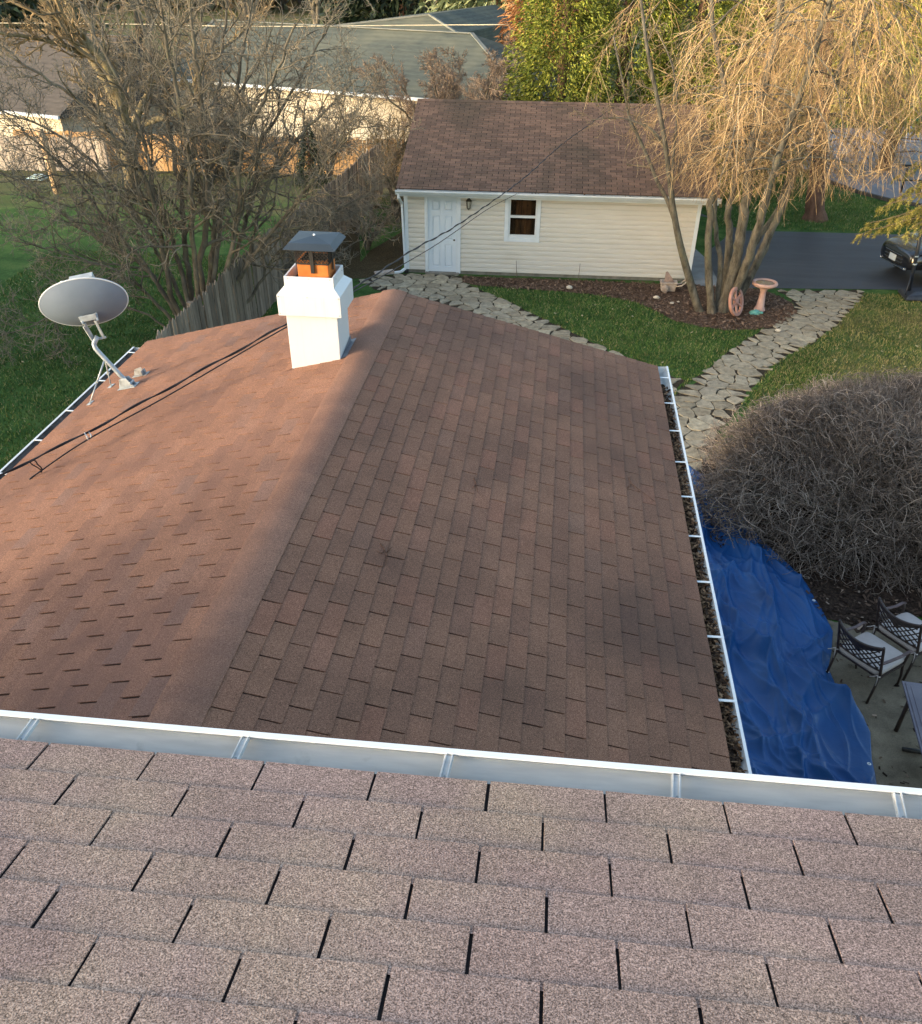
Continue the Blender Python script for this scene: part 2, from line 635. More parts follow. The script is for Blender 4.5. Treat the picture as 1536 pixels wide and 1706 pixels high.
# rake boards and drip edge at the far gable
m = MB()
for sd in (-1, 1):
    a = Vector((RIDGE_X, RYF - .012, RIDGE_Z - .004))
    b = Vector((RIDGE_X + sd * (RW + .0), RYF - .012, EAVE_Z - .004))
    for dz, th, yy in ((0, .006, .018), (-.012, .14, 0)):
        p, q = a + Vector((0, yy, dz)), b + Vector((0, yy, dz))
        m.add([p, q, q - Vector((0, 0, th)), p - Vector((0, 0, th)), p - Vector((0, .02, 0)), q - Vector((0, .02, 0)), q - Vector((0, .02, th)), p - Vector((0, .02, th))],
              [(0, 1, 2, 3), (7, 6, 5, 4), (0, 4, 5, 1), (2, 6, 7, 3), (0, 3, 7, 4), (1, 5, 6, 2)])
obj('rake_board', m, WHITE, house)
# wing gutters
LZ = EAVE_Z - .022
m = MB()
gutter(m, lambda p, q: (RIDGE_X + RW - .012 + p, 1.15, LZ + q), lambda p, q: (RIDGE_X + RW - .012 + p, 9.63, LZ + q))
rg = obj('gutter', m, [GUTTER_IN, WHITE, LIPW], house)
rg['label'] = 'leaf-filled white gutter on the right of the wing'
for yy in (9.30, 8.64, 8.0, 7.36, 6.73, 6.10, 5.47, 4.82, 4.18, 3.52, 2.9):
    m = MB()
    x = RIDGE_X + RW
    m.bar((x - .012, yy, LZ + .012), (x + .106, yy, LZ + .013), .022, .004)
    obj('hanger', m, LIPW, rg, bevel=.001)
m = MB()
gutter(m, lambda p, q: (RIDGE_X - RW + .012 - p, 1.15, LZ + q), lambda p, q: (RIDGE_X - RW + .012 - p, 9.42, LZ + q))
lg = obj('gutter', m, [simple('dirty_gutter', L(70, 68, 66), L(104, 102, 100), 9, .7, .3), WHITE, LIPW], house)
lg['label'] = 'dirty white gutter on the left of the wing'
for yy in (9.25, 8.45, 7.70, 7.05, 6.4, 5.7, 5.0):
    m = MB()
    x = RIDGE_X - RW
    m.bar((x + .012, yy, LZ + .012), (x - .106, yy, LZ + .013), .022, .004)
    obj('hanger', m, LIPW, lg, bevel=.001)
m = MB()
m.box((.93, 1.13, 3.72), (1.226, 9.4, 3.735))
m.box((1.205, 1.13, 3.735), (1.228, 9.5, EAVE_Z - .014))
obj('fascia', m, WHITE, house)
m = MB()
m.box((-4.69, 1.13, 3.72), (-4.4, 9.4, 3.735))
m.box((-4.70, 1.13, 3.735), (-4.677, 9.5, EAVE_Z - .014))
obj('fascia', m, WHITE, house)

# ------------------------------------------------------------------ chimney
def chimney_mat():
    m, n, b = new_mat('chimney_metal', .42, .4)
    v = coord(n)
    c = ramp(n, noise(n, v, 2.2, 4), [(.3, L(230, 232, 234, .68)), (.7, L(222, 224, 226, .68))])
    st = noise(n, coord(n, (16, 16, 1.1)), 1.5, 5, .65)
    c = mix(n, ramp(n, st, [(.55, g(0)), (.75, g(.35))]), c, L(190, 180, 160))
    sp = noise(n, v, 34, 5, .7)
    c = mix(n, ramp(n, sp, [(.66, g(0)), (.74, g(.4))]), c, L(150, 138, 120))
    n.links.new(c, b.inputs['Base Color'])
    bump(n, b, noise(n, v, 3.0, 2), .12, .02)
    return m


CH = chimney_mat()
cx0, cx1, cy0, cy1 = -2.40, -1.925, 7.67, 8.10


def rz_left(x):
    return RIDGE_Z + RP * (x - RIDGE_X)


m = MB()
zb0, zb1 = rz_left(cx0) - .02, rz_left(cx1) - .02
m.add([(cx0, cy0, zb0), (cx1, cy0, zb1), (cx1, cy1, zb1), (cx0, cy1, zb0), (cx0, cy0, 5.0), (cx1, cy0, 5.0), (cx1, cy1, 5.0), (cx0, cy1, 5.0)],
      [(0, 1, 5, 4), (1, 2, 6, 5), (2, 3, 7, 6), (3, 0, 4, 7)])
chim = obj('chimney', m, CH, house, bevel=.006)
chim['label'] = 'white metal chimney with clay flue and black cap'
m = MB()
o = .052
b0, b1, b2, b3 = 4.965, 5.15, 5.205, 5.295
e = .018
ring = [(cx0 - o, cy0 - o, b0, 0), (cx0 - o, cy0 - o, b1, 0), (cx0 + e, cy0 + e, b2, 0), (cx0 + e, cy0 + e, b3, 0)]


def rectring(x0, y0, x1, y1, z):
    return [(x0, y0, z), (x1, y0, z), (x1, y1, z), (x0, y1, z)]


lv = [rectring(cx0 + .003, cy0 + .003, cx1 - .003, cy1 - .003, b0), rectring(cx0 - o, cy0 - o, cx1 + o, cy1 + o, b0), rectring(cx0 - o, cy0 - o, cx1 + o, cy1 + o, b1),
      rectring(cx0 + .012, cy0 + .012, cx1 - .012, cy1 - .012, b2), rectring(cx0 + .012, cy0 + .012, cx1 - .012, cy1 - .012, b3),
      rectring(cx0 + .03, cy0 + .03, cx1 - .03, cy1 - .03, b3), rectring(cx0 + .03, cy0 + .03, cx1 - .03, cy1 - .03, b1 + .02)]
vs = [p for l in lv for p in l]
fs = [(4 * i + k, 4 * i + (k + 1) % 4, 4 * i + 4 + (k + 1) % 4, 4 * i + 4 + k) for i in range(len(lv) - 1) for k in range(4)]
m.add(vs, fs)
obj('crown_band', m, CH, chim, bevel=.004)
m = MB()
DARK = simple('soot_black', L(24, 23, 23), L(34, 32, 31), 12, .8, .2)
m.add(rectring(cx0 + .029, cy0 + .029, cx1 - .029, cy1 - .029, b1 + .05), [(0, 1, 2, 3)])
obj('crown_top', m, DARK, chim)
m = MB()
sc = []
for x in (cx0 - .035, (cx0 + cx1) / 2 - .01, cx1 + .035):
    for z in (b1 - .012, b0 + .02):
        if z > b1 - .1 or abs(x - (cx0 + cx1) / 2) > .1:
            sc.append(((x, cy0 - o - .001, z), (0, -1, 0)))
for x in (cx0 + .05, (cx0 + cx1) / 2, cx1 - .045):
    sc.append(((x, cy0 + .011, b3 - .014), (0, -1, 0)))
for p, d in sc:
    m = MB()
    m.tube([p, (p[0], p[1] - .004, p[2])], [.0042, .003], 8)
    obj('screw', m, bpy.data.materials['screw_steel'], chim)
for y in (cy0 + .1, cy1 - .08):
    m = MB()
    m.tube([(cx1 - .011, y, b3 - .03), (cx1 - .007, y, b3 - .03)], [.0045, .003], 8)
    obj('screw', m, bpy.data.materials['screw_steel'], chim)
CLAY = simple('clay_flue', L(206, 128, 66, .8), L(188, 108, 54, .8), 7.0, .8, .15, .15, 40, .004)
fx0, fx1, fy0, fy1 = -2.275, -1.995, 7.76, 8.03
m = MB()
lv = [rectring(fx0, fy0, fx1, fy1, b1 + .04), rectring(fx0, fy0, fx1, fy1, 5.415), rectring(fx0 + .022, fy0 + .022, fx1 - .022, fy1 - .022, 5.415), rectring(fx0 + .022, fy0 + .022, fx1 - .022, fy1 - .022, 5.22)]
m.add([p for l in lv[:3] for p in l], [(4 * i + k, 4 * i + (k + 1) % 4, 4 * i + 4 + (k + 1) % 4, 4 * i + 4 + k) for i in range(2) for k in range(4)])
obj('flue_tile', m, CLAY, chim, bevel=.006)
m = MB()
m.add([p for l in lv[2:] for p in l], [(k, (k + 1) % 4, 4 + (k + 1) % 4, 4 + k) for k in range(4)] + [(7, 6, 5, 4)])
obj('flue_opening', m, DARK, chim)
CAPM = simple('black_cap_metal', L(40, 52, 64, .8), L(50, 62, 74, .8), 4.0, .5, .3)
BLK = simple('black_steel', L(26, 26, 27), L(36, 35, 34), 20, .55, .4)
m = MB()
# expanded mesh screen: crossed bars all round
z0, z1 = 5.39, 5.535
sx0, sx1, sy0, sy1 = fx0 - .008, fx1 + .008, fy0 - .008, fy1 + .008
for (ax, ay), (bx, by) in (((sx0, sy0), (sx1, sy0)), ((sx1, sy0), (sx1, sy1)), ((sx1, sy1), (sx0, sy1)), ((sx0, sy1), (sx0, sy0))):
    A, B = Vector((ax, ay, 0)), Vector((bx, by, 0))
    n = 9
    for i in range(-5, n + 1):
        for sg in (1, -1):
            t0, t1 = i / n, (i + 5) / n
            za, zb = (z0, z1) if sg > 0 else (z1, z0)
            ta, tb = max(0, t0), min(1, t1)
            if tb - ta < .02:
                continue
            fa, fb = (ta - t0) / (t1 - t0), (tb - t0) / (t1 - t0)
            p = A.lerp(B, ta) + Vector((0, 0, za + (zb - za) * fa))
            q = A.lerp(B, tb) + Vector((0, 0, za + (zb - za) * fb))
            m.bar(p, q, .005, .005)
    m.bar(A + Vector((0, 0, z0)), B + Vector((0, 0, z0)), .006, .012)
    m.bar(A + Vector((0, 0, z1)), B + Vector((0, 0, z1)), .006, .012)
obj('spark_screen', m, BLK, chim)
for (x, y, dx, dy) in (((fx0 + fx1) / 2, fy0 - .013, 1, 0), (fx1 + .013, (fy0 + fy1) / 2, 0, 1)):
    m = MB()
    m.box((x - .017 * dx - .004 * dy, y - .017 * dy - .004 * dx, 5.31), (x + .017 * dx + .004 * dy, y + .017 * dy + .004 * dx, 5.55))
    obj('strap', m, BLK, chim, bevel=.002)
m = MB()
px0, px1, py0, py1 = -2.36, -1.90, 7.65, 8.13
ap = ((px0 + px1) / 2, (py0 + py1) / 2, 5.600)
lo = rectring(px0, py0, px1, py1, 5.535)
md = rectring(px0 + .045, py0 + .045, px1 - .045, py1 - .045, 5.58)
un = rectring(px0 + .045, py0 + .045, px1 - .045, py1 - .045, 5.545)
lo2 = rectring(px0, py0, px1, py1, 5.531)
m.add(lo + md + [ap], [(k, (k + 1) % 4, 4 + (k + 1) % 4, 4 + k) for k in range(4)] + [(4 + k, 4 + (k + 1) % 4, 8) for k in range(4)])
m.add(lo2 + lo, [(k, (k + 1) % 4, 4 + (k + 1) % 4, 4 + k) for k in range(4)])
m.add(lo2 + un, [(4 + k, 4 + (k + 1) % 4, (k + 1) % 4, k) for k in range(4)])
m.add(un, [(3, 2, 1, 0)])
rc = obj('rain_cap', m, CAPM, chim)
m = MB()
m.lathe([(.0001, .012), (.008, .011), (.011, .004), (.011, -.006)], ap, 12)
obj('bolt', m, LIPW, chim)
FLASH = simple('lead_flashing', L(104, 108, 116, .8), L(130, 132, 138, .8), 14, .5, .4, .2, 30)
m = MB()


def lslope(x, y, h=.012):
    return (x, y, rz_left(x) + h)


m.add([lslope(cx1 - .005, cy0 - .0, .011), lslope(cx1 + .075, cy0 + .06, .013), lslope(cx1 + .10, cy1 + .09, .013), lslope(cx1 - .005, cy1 + .07, .011)], [(0, 1, 2, 3)])
m.add([lslope(cx1 + .004, cy0 + .01, .012), lslope(cx1 + .004, cy1 + .03, .012), (cx1 + .004, cy1 + .03, rz_left(cx1) + .075), (cx1 + .004, cy0 + .01, rz_left(cx1) + .012)], [(0, 1, 2, 3)])
obj('flashing', m, FLASH, chim)
m = MB()
m.add([lslope(cx0 - .07, cy0 - .06, .011), lslope(cx0 + .0, cy0 - .015, .011), lslope(cx0 + .0, cy1 + .02, .011), lslope(cx0 - .07, cy1 + .02, .011)], [(0, 1, 2, 3)], 0)
obj('flashing', m, SH_L, chim)

# ------------------------------------------------------------------ garage (local: x along the front wall, y into the building)
GX, GYY, GR = -4.184, 25.195, .02266
garage = thing('garage', 'cream-sided garage with brown shingle roof, white door and one small window', 'garage', (GX, GYY, 0), GR)


def gpt(a, b, z):
    c, s = math.cos(GR), math.sin(GR)
    return Vector((GX + a * c - b * s, GYY + a * s + b * c, z))


def vinyl_mat():
    m, n, b = new_mat('cream_vinyl', .5, .35)
    v = coord(n)
    f = noise(n, coord(n, (.6, 1, 5)), 2.0, 4.0)
    c = ramp(n, f, [(.3, L(216, 211, 199, .86)), (.7, L(224, 219, 208, .86))])
    d = noise(n, v, 1.1, 5.0, .65)
    c = mix(n, ramp(n, d, [(.56, g(0)), (.78, g(.3))]), c, L(184, 174, 154))
    n.links.new(c, b.inputs['Base Color'])
    bump(n, b, noise(n, coord(n, (1.5, 1, 22)), 12, 3), .1, .004)
    return m


VINYL = vinyl_mat()
TRIM = simple('white_trim_paint', L(226, 232, 236, .9), L(214, 222, 226, .9), 2.5, .5, .35)
DOORW = simple('door_paint', L(222, 230, 236, .9), L(212, 222, 230, .9), 1.6, .45, .35)
GW, WT, RDG, SL = 7.955, 2.235, 4.70, .285
openings = [(.535, 1.54, -1, 2.075), (2.735, 3.72, .93, 2.075)]
m = MB()
zz = .10
lap = .1265
while zz < WT:
    z1 = min(zz + lap, WT)
    cuts = [(.075, GW - .075)]
    for a0, a1, oz0, oz1 in openings:
        if zz + lap * .5 > oz0 and zz + lap * .5 < oz1:
            nc = []
            for c0, c1 in cuts:
                if a0 > c0:
                    nc.append((c0, min(c1, a0)))
                if a1 < c1:
                    nc.append((max(c0, a1), c1))
            cuts = nc
    for c0, c1 in cuts:
        # double-lap vinyl profile: butt edge proud at the bottom, drawn in at the top
        pz_ = [(-.046, 0), (-.044, .56), (-.034, .64), (-.012, .74), (-.004, 1.0)]
        hh_ = z1 - zz
        m.add([(c, yy, zz + hh_ * t_) for yy, t_ in pz_ for c in (c0, c1)] + [(c0, .0, zz + .002), (c1, .0, zz + .002)], [(2 * i_, 2 * i_ + 1, 2 * i_ + 3, 2 * i_ + 2) for i_ in range(4)] + [(10, 11, 1, 0)])
    zz += lap
# other walls: left, right, back
for x, sgn in ((0, -1), (GW, 1)):
    zz = .1
    while zz < 3.5:
        z1 = min(zz + lap, 3.52)
        lim0 = 0.0
        lim1 = 2 * RDG
        if z1 > WT:
            lim0 = max(0, (z1 - WT - .02) / SL)
            lim1 = 2 * RDG - lim0
        if lim1 - lim0 > .1:
            m.add([(x + sgn * .017, lim0, zz), (x + sgn * .017, lim1, zz), (x + sgn * .004, lim1, z1), (x + sgn * .004, lim0, z1), (x, lim0, zz), (x, lim1, zz)], [(0, 1, 2, 3), (4, 5, 1, 0)])
        zz += lap
m.box((0.02, 2 * RDG - .02, .1), (GW - .02, 2 * RDG, WT))
gwall = obj('wall', m, VINYL, garage, local=True)
CONC = simple('garage_concrete', L(150, 145, 134, .8), L(122, 118, 108, .8), 5, .9, .15, .3, 30)
m = MB()
m.box((-.012, -.006, -.3), (GW + .012, 2 * RDG, .10))
m.box((.55, -.16, -.3), (1.50, -.006, .055))
obj('foundation', m, CONC, garage, bevel=.008, local=True)
for x0, x1 in ((-.022, .078), (GW - .078, GW + .022)):
    m = MB()
    m.box((x0, -.052, .1), (x1, .06, WT - .08))
    obj('corner_post', m, TRIM, garage, bevel=.004, local=True)

# roof
m = MB()
SLC = 1 / math.sqrt(1 + SL * SL)
rl = (RDG + .30) / SLC
nc = int(rl / .127)
rng2 = random.Random(12)
shingle_slope(m, (-.19, -.30, 2.262), (1, 0, 0), (0, SLC, SL * SLC), (0, -SL * SLC, SLC), nc, 8.57, .1, rng2, slot=.015, gap=.015, thick=.0065, slab_top=rl)
rz = 2.262 + (RDG + .30) * SL
m.add([(-.19, RDG, rz), (8.38, RDG, rz), (8.38, 2 * RDG + .3, 2.262), (-.19, 2 * RDG + .3, 2.262)], [(0, 1, 2, 3)], 0)
for x in (-.19, 8.38):
    m.add([(x, -.3, 2.262), (x, RDG, rz), (x, 2 * RDG + .3, 2.262), (x, 2 * RDG + .3, 2.22), (x, RDG, rz - .05), (x, -.3, 2.22)], [(0, 1, 4, 5), (1, 2, 3, 4)], 1)
# ridge caps
x = -.19
while x < 8.37:
    x1 = min(x + .15, 8.385)
    m.add([(x, RDG - .14, rz - .14 * SL + .016), (x, RDG, rz + .024), (x, RDG + .14, rz - .14 * SL + .016), (x1, RDG - .14, rz - .14 * SL + .02), (x1, RDG, rz + .028), (x1, RDG + .14, rz - .14 * SL + .02)],
          [(1, 0, 3, 4), (2, 1, 4, 5)], 0)
    x += .127
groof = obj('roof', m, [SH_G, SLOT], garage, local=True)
m = MB()
for x in (-.165, 8.345):
    m.add([(x, -.28, 2.13), (x + .02, -.28, 2.13), (x + .02, RDG, rz - .13), (x, RDG, rz - .13), (x, -.28, 2.25), (x + .02, -.28, 2.25), (x + .02, RDG, rz - .01), (x, RDG, rz - .01)],
          [(0, 3, 2, 1), (4, 5, 6, 7), (0, 1, 5, 4), (1, 2, 6, 5), (2, 3, 7, 6), (3, 0, 4, 7)])
m.box((-.15, -.275, 2.085), (8.34, -.02, 2.10))
m.box((-.16, -.296, 2.08), (8.36, -.276, 2.25))
obj('fascia', m, TRIM, garage, local=True)
m = MB()
gutter(m, lambda p, q: (-.2, -.298 - p, 2.242 + q * 1.15), lambda p, q: (8.40, -.298 - p, 2.242 + q * 1.15))
gg = obj('gutter', m, [bpy.data.materials['dirty_gutter'], TRIM, LIPW], garage, local=True)
gg['label'] = 'white gutter with leaf debris at its right end'
m = MB()
r3 = random.Random(5)
for i in range(260):
    t = r3.random()
    x = 8.3 - (t ** 1.6) * 5.2
    c = Vector((x, -.305 - r3.uniform(.0, .10), 2.232 + r3.uniform(0, .026)))
    a = r3.uniform(0, 6.28)
    s = r3.uniform(.015, .04)
    d1 = Vector((math.cos(a), math.sin(a), r3.uniform(-.4, .4))) * s
    d2 = Vector((-math.sin(a), math.cos(a), r3.uniform(-.4, .4))) * s * .5
    m.add([c - d1, c + d2, c + d1, c - d2], [(0, 1, 2, 3)])
LEAFD = simple('dead_leaf', L(112, 86, 62, .9), L(74, 54, 40, .9), 30, .9, .1)
stuff(obj('leaf_debris', m, LEAFD, gg, local=True))
# downspout with elbows and splash outlet
m = MB()


def rect_pipe(mb, pts, wx, wy):
    for p, q in zip(pts[:-1], pts[1:]):
        mb.bar(p, q, wx, wy)


rect_pipe(m, [(-.12, -.36, 2.16), (-.12, -.36, 2.06), (-.075, -.07, 1.84), (-.03, -.065, .12), (-.15, -.16, .05), (-.62, -.34, .03)], .075, .055)
obj('downspout', m, TRIM, garage, bevel=.006, local=True)
m = MB()
m.box((-.06, -.12, .0), (.06, -.03, .09))
obj('drain_elbow', m, BLK, garage, bevel=.01, local=True)

# door
m = MB()
d0, d1, z0, z1 = .634, 1.416, .06, 2.035
m.box((d0, -.008, z0), (d1, .03, z1))
st = .105
cw = (d1 - d0 - 3 * st) / 2
rows = [(.20, .80), (.93, 1.56), (1.68, 1.93)]
for (a, b) in ((d0, d0 + st), (d0 + st + cw, d0 + 2 * st + cw), (d1 - st, d1)):
    m.box((a, -.030, z0), (b, -.0081, z1))
prev = z0
for ra, rb in rows + [(z1, None)]:
    for k in range(2):
        a = d0 + st + k * (cw + st)
        m.box((a + .0005, -.0295, prev), (a + cw - .0005, -.0081, ra))
    prev = rb
for ra, rb in rows:
    for k in range(2):
        a = d0 + st + k * (cw + st)
        i = .022
        m.add([(a + i, -.0085, ra + i), (a + cw - i, -.0085, ra + i), (a + cw - i, -.0085, rb - i), (a + i, -.0085, rb - i),
               (a + 2 * i, -.024, ra + 2 * i), (a + cw - 2 * i, -.024, ra + 2 * i), (a + cw - 2 * i, -.024, rb - 2 * i), (a + 2 * i, -.024, rb - 2 * i)],
              [(4, 5, 6, 7), (0, 1, 5, 4), (1, 2, 6, 5), (2, 3, 7, 6), (3, 0, 4, 7)])
door = obj('door', m, DOORW, garage, local=True)
door['label'] = 'white six-panel door'
m = MB()
m.box((.539, -.062, .03), (.631, .0, 2.075))
m.box((1.419, -.062, .03), (1.537, .0, 2.075))
m.box((.631, -.060, 2.037), (1.419, .0, 2.075))
obj('door_frame', m, TRIM, door, bevel=.004, local=True)
m = MB()
m.lathe([(.0001, .05), (.018, .048), (.026, .036), (.022, .022), (.010, .015), (.010, .0), (.028, -.004)], (0, 0, 0), 16)
m.rot(Matrix.Translation((1.36, -.022, .93)) @ Matrix.Rotation(PI / 2, 4, 'X'))
obj('door_knob', m, simple('dark_brass', L(80, 68, 52), L(60, 50, 40), 20, .3, .5, metal=.8), door, local=True)

# window
m = MB()
a0, a1, b0, b1 = 2.739, 3.716, .935, 2.076
gx0, gx1 = 2.895, 3.575
for lo, hi in (((a0, -.055, b0), (2.845, .0, b1)), ((3.61, -.055, b0), (a1, .0, b1)), ((2.845, -.052, b0), (3.61, .0, 1.035)), ((2.845, -.052, 2.056), (3.61, .0, b1))):
    m.box(lo, hi)
win = obj('window', m, TRIM, garage, bevel=.004, local=True)
win['label'] = 'white double-hung window with brown boards inside'
m = MB()
for lo, hi in (((2.846, -.028, 1.036), (gx0, .02, 2.055)), ((gx1, -.028, 1.036), (3.609, .02, 2.055)), ((gx0, -.027, 1.036), (gx1, .02, 1.12)), ((gx0, -.026, 1.555), (gx1, .02, 1.62)), ((gx0, -.026, 2.028), (gx1, .02, 2.054))):
    m.box(lo, hi)
obj('sash', m, LIPW, win, bevel=.003, local=True)
gl, gn, gb = new_mat('window_glass', .03, .5)
gb.inputs['Transmission Weight'].default_value = 1.0
gb.inputs['IOR'].default_value = 1.1
gb.inputs['Base Color'].default_value = (.75, .72, .68, 1)
WOODI = simple('interior_plywood', L(94, 70, 48), L(68, 50, 36), 5, .8, .1, .1, stretch=(4, 1, .6))
WOODD = simple('interior_wood_dark', L(64, 50, 38), L(48, 38, 30), 5, .8, .1, stretch=(4, 1, .6))
m = MB()
for zc in ((1.121, 1.554), (1.621, 2.027)):
    m.box((gx0 + .001, -.012, zc[0]), (gx1 - .001, -.008, zc[1]))
obj('pane', m, gl, win, local=True)
m = MB()
m.box((gx0 - .05, .05, 1.03), (gx1 + .05, .06, 2.1), 0)
m.box((gx0 + .03, .03, 1.05), (gx0 + .14, .049, 2.1), 1)
m.box((gx1 - .12, .03, 1.05), (gx1 + .02, .049, 2.1), 1)
m.box((gx0 + .28, .035, 1.05), (gx0 + .31, .049, 2.1), 1)
m.box((gx0 - .05, .03, 1.50), (gx1 + .05, .0485, 1.54), 1)
m.tube([(gx0 + .46, .049, 1.86), (gx0 + .46, .04, 1.86)], .03, 10, 1)
obj('interior_board', m, [WOODI, WOODD], win, local=True)

# wall lantern
m = MB()
m.lathe([(.0001, .0), (.05, .0), (.055, .006), (.03, .02)], (0, 0, 0), 16)
m.rot(Matrix.Translation((1.76, -.016, 1.86)) @ Matrix.Rotation(PI / 2, 4, 'X'))
m.tube([(1.76, -.03, 1.86), (1.76, -.09, 1.83), (1.76, -.14, 1.84), (1.76, -.15, 1.89)], .008, 8)
LAN = simple('lantern_bronze', L(62, 54, 46), L(92, 82, 66), 30, .45, .5, metal=.6)
lan = obj('wall_lantern', m, LAN, garage, local=True)
m = MB()
c = (1.76, -.15, 0)
m.lathe([(.0001, 2.07), (.008, 2.065), (.012, 2.05), (.03, 2.04), (.085, 1.985), (.088, 1.975), (.07, 1.972)], c, 6)
m.lathe([(.045, 1.80), (.05, 1.79), (.03, 1.77), (.012, 1.75), (.0001, 1.74)], c, 6)
for k in range(6):
    a = k * PI / 3
    m.tube([(c[0] + .048 * math.cos(a), c[1] + .048 * math.sin(a), 1.79), (c[0] + .072 * math.cos(a), c[1] + .072 * math.sin(a), 1.975)], .006, 6)
obj('lantern_cage', m, LAN, lan, local=True)
m = MB()
m.lathe([(.042, 1.80), (.064, 1.97)], c, 6)
obj('lantern_glass', m, simple('frosted_glass', L(190, 186, 170), L(170, 166, 150), 20, .2, .5), lan, local=True)

# ------------------------------------------------------------------ satellite dish on the wing roof
DISHG = simple('dish_grey', L(122, 136, 152, .8), L(110, 124, 140, .8), 2.2, .55, .3, .06, 20)
GALV = simple('galvanised', L(176, 186, 190, .85), L(150, 158, 164, .85), 14, .42, .5, metal=.2)
foot = Vector((-4.285, 8.077, rz_left(-4.285) + .006))
dish = thing('satellite_dish', 'grey oval satellite dish on a bent pole at the left roof edge', 'satellite dish', tuple(foot))
cen = Vector((-4.57, 8.12, 4.80))
# dish axis: faces away from the camera and up; the convex back is seen
axis = Vector((-.30, .90, .36)).normalized()
xa = Vector((.955, .26, .17))
xa = (xa - axis * xa.dot(axis)).normalized()
ya = axis.cross(xa).normalized()
if ya.z < 0:
    ya = -ya
m = MB()
NR, NA = 10, 64
A_, B_ = .425, .272
DEP = .085
rings = []
for off in (0, 1):
    for i in range(NR + 1):
        t = i / NR
        for k in range(NA):
            a = 2 * PI * k / NA
            x, y = A_ * t * math.cos(a), B_ * t * math.sin(a)
            h = DEP * (t * t) - .004 * (1 - off)
            rings.append(cen + xa * x + ya * y + axis * (h - DEP * .6))
fs = []
for off in (0, 1):
    o = off * (NR + 1) * NA
    for i in range(NR):
        for k in range(NA):
            k2 = (k + 1) % NA
            q = (o + i * NA + k, o + i * NA + k2, o + (i + 1) * NA + k2, o + (i + 1) * NA + k)
            fs.append(q if off else q[::-1])
m.add(rings, fs, 0, True)
refl = obj('reflector', m, DISHG, dish)
m = MB()
rim = [cen + xa * (A_ * math.cos(2 * PI * k / NA)) + ya * (B_ * math.sin(2 * PI * k / NA)) + axis * (DEP * .4) for k in range(NA + 1)]
m.tube(rim, .007, 6, cap=False)
obj('rim', m, simple('dish_rim', L(206, 212, 216, .85), None, 4, .45, .4), refl)
# back bracket: cradle and frame
m = MB()
bc = cen - axis * (DEP * .62) - ya * .13
for sx in (-.075, .075):
    m.bar(bc + xa * sx + axis * .02 + ya * .02, bc + xa * sx - axis * .05 - ya * .02, .02, .075)
m.bar(bc - xa * .085 - axis * .03 + ya * .035, bc + xa * .085 - axis * .03 + ya * .035, .02, .055)
for sx in (-.055, .055):
    m.bar(bc + xa * sx - axis * .05 - ya * .0, bc + xa * sx * .9 - axis * .07 - ya * .20, .012, .03)
m.bar(bc - xa * .07 - axis * .07 - ya * .20, bc + xa * .075 - axis * .07 - ya * .20, .02, .02)
m.bar(bc - xa * .075 - axis * .06 - ya * .03, bc - xa * .06 - axis * .08 - ya * .26, .02, .022)
obj('mount_bracket', m, GALV, dish, bevel=.004)
pt = bc - axis * .068 - ya * .17
p0 = foot + Vector((0, 0, .035))
bend = Vector((-4.565, 8.08, 4.40))
m = MB()
pts = [p0]
for i in range(1, 12):
    t = i / 12
    # straight, then a tight bend upward
    q = p0.lerp(bend, t / .5 * .86) if t < .5 else None
    if q is None:
        u = (t - .5) / .5
        e0 = p0.lerp(bend, .86)
        e2 = bend.lerp(pt, .40)
        q = e0 * (1 - u) ** 2 + bend * 2 * u * (1 - u) + e2 * u * u
    pts.append(q)
pts.append(bend.lerp(pt, .5))
pts.append(pt)
m.tube(pts, .024, 14)
mast = obj('mast', m, GALV, dish)
m = MB()
# foot plate with cheeks
sN = Vector((-RP * RC, 0, RC))
fx = Vector((RC, 0, RP * RC))
fy = Vector((0, 1, 0))
b_ = foot + sN * .004
m.obox(b_ - fx * .10 - fy * .07, fx * .2, fy * .14, sN * .004)
for sy in (-.036, .03):
    A = [b_ + fy * sy + fx * -.09 + sN * .004, b_ + fy * sy + fx * .08 + sN * .004, b_ + fy * sy + fx * .03 + sN * .095, b_ + fy * sy + fx * -.05 + sN * .095]
    m.add([p for p in A] + [p + fy * .006 for p in A], [(0, 1, 2, 3), (7, 6, 5, 4), (0, 4, 5, 1), (1, 5, 6, 2), (2, 6, 7, 3), (3, 7, 4, 0)])
m.tube([b_ + fx * .05 - fy * .05 + sN * .035, b_ + fx * .05 + fy * .05 + sN * .035], .012, 8)
obj('foot_bracket', m, GALV, dish, bevel=.002)
mid = p0.lerp(bend, .66)
for fpx in ((-4.592, 7.80), (-4.545, 8.20)):
    q = Vector((fpx[0], fpx[1], rz_left(fpx[0]) + .014))
    m = MB()
    m.tube([mid, mid.lerp(q, .55)], .009, 8)
    m.tube([mid.lerp(q, .5), q], .0065, 8)
    k = mid.lerp(q, .53)
    m.bar(k - Vector((.012, 0, .012)), k + Vector((.012, 0, .012)), .02, .02)
    s_ = obj('strut', m, GALV, dish)
    m = MB()
    pl_ = q - sN * .006
    m.obox(pl_ - fx * .02 - fy * .05, fx * .04, fy * .10, sN * .004)
    obj('foot_pad', m, GALV, s_, bevel=.002)
# feed horn in front of the dish, only its top shows
m = MB()
arm0 = cen - ya * (B_ * .95) + axis * .02
tip = cen + axis * .42 - ya * .10 - xa * .05
m.bar(arm0, tip, .03, .04)
m.obox(tip - xa * .12 + ya * .0, xa * .24, axis * .07, ya * .09)
obj('feed_arm', m, GALV, dish, bevel=.004)
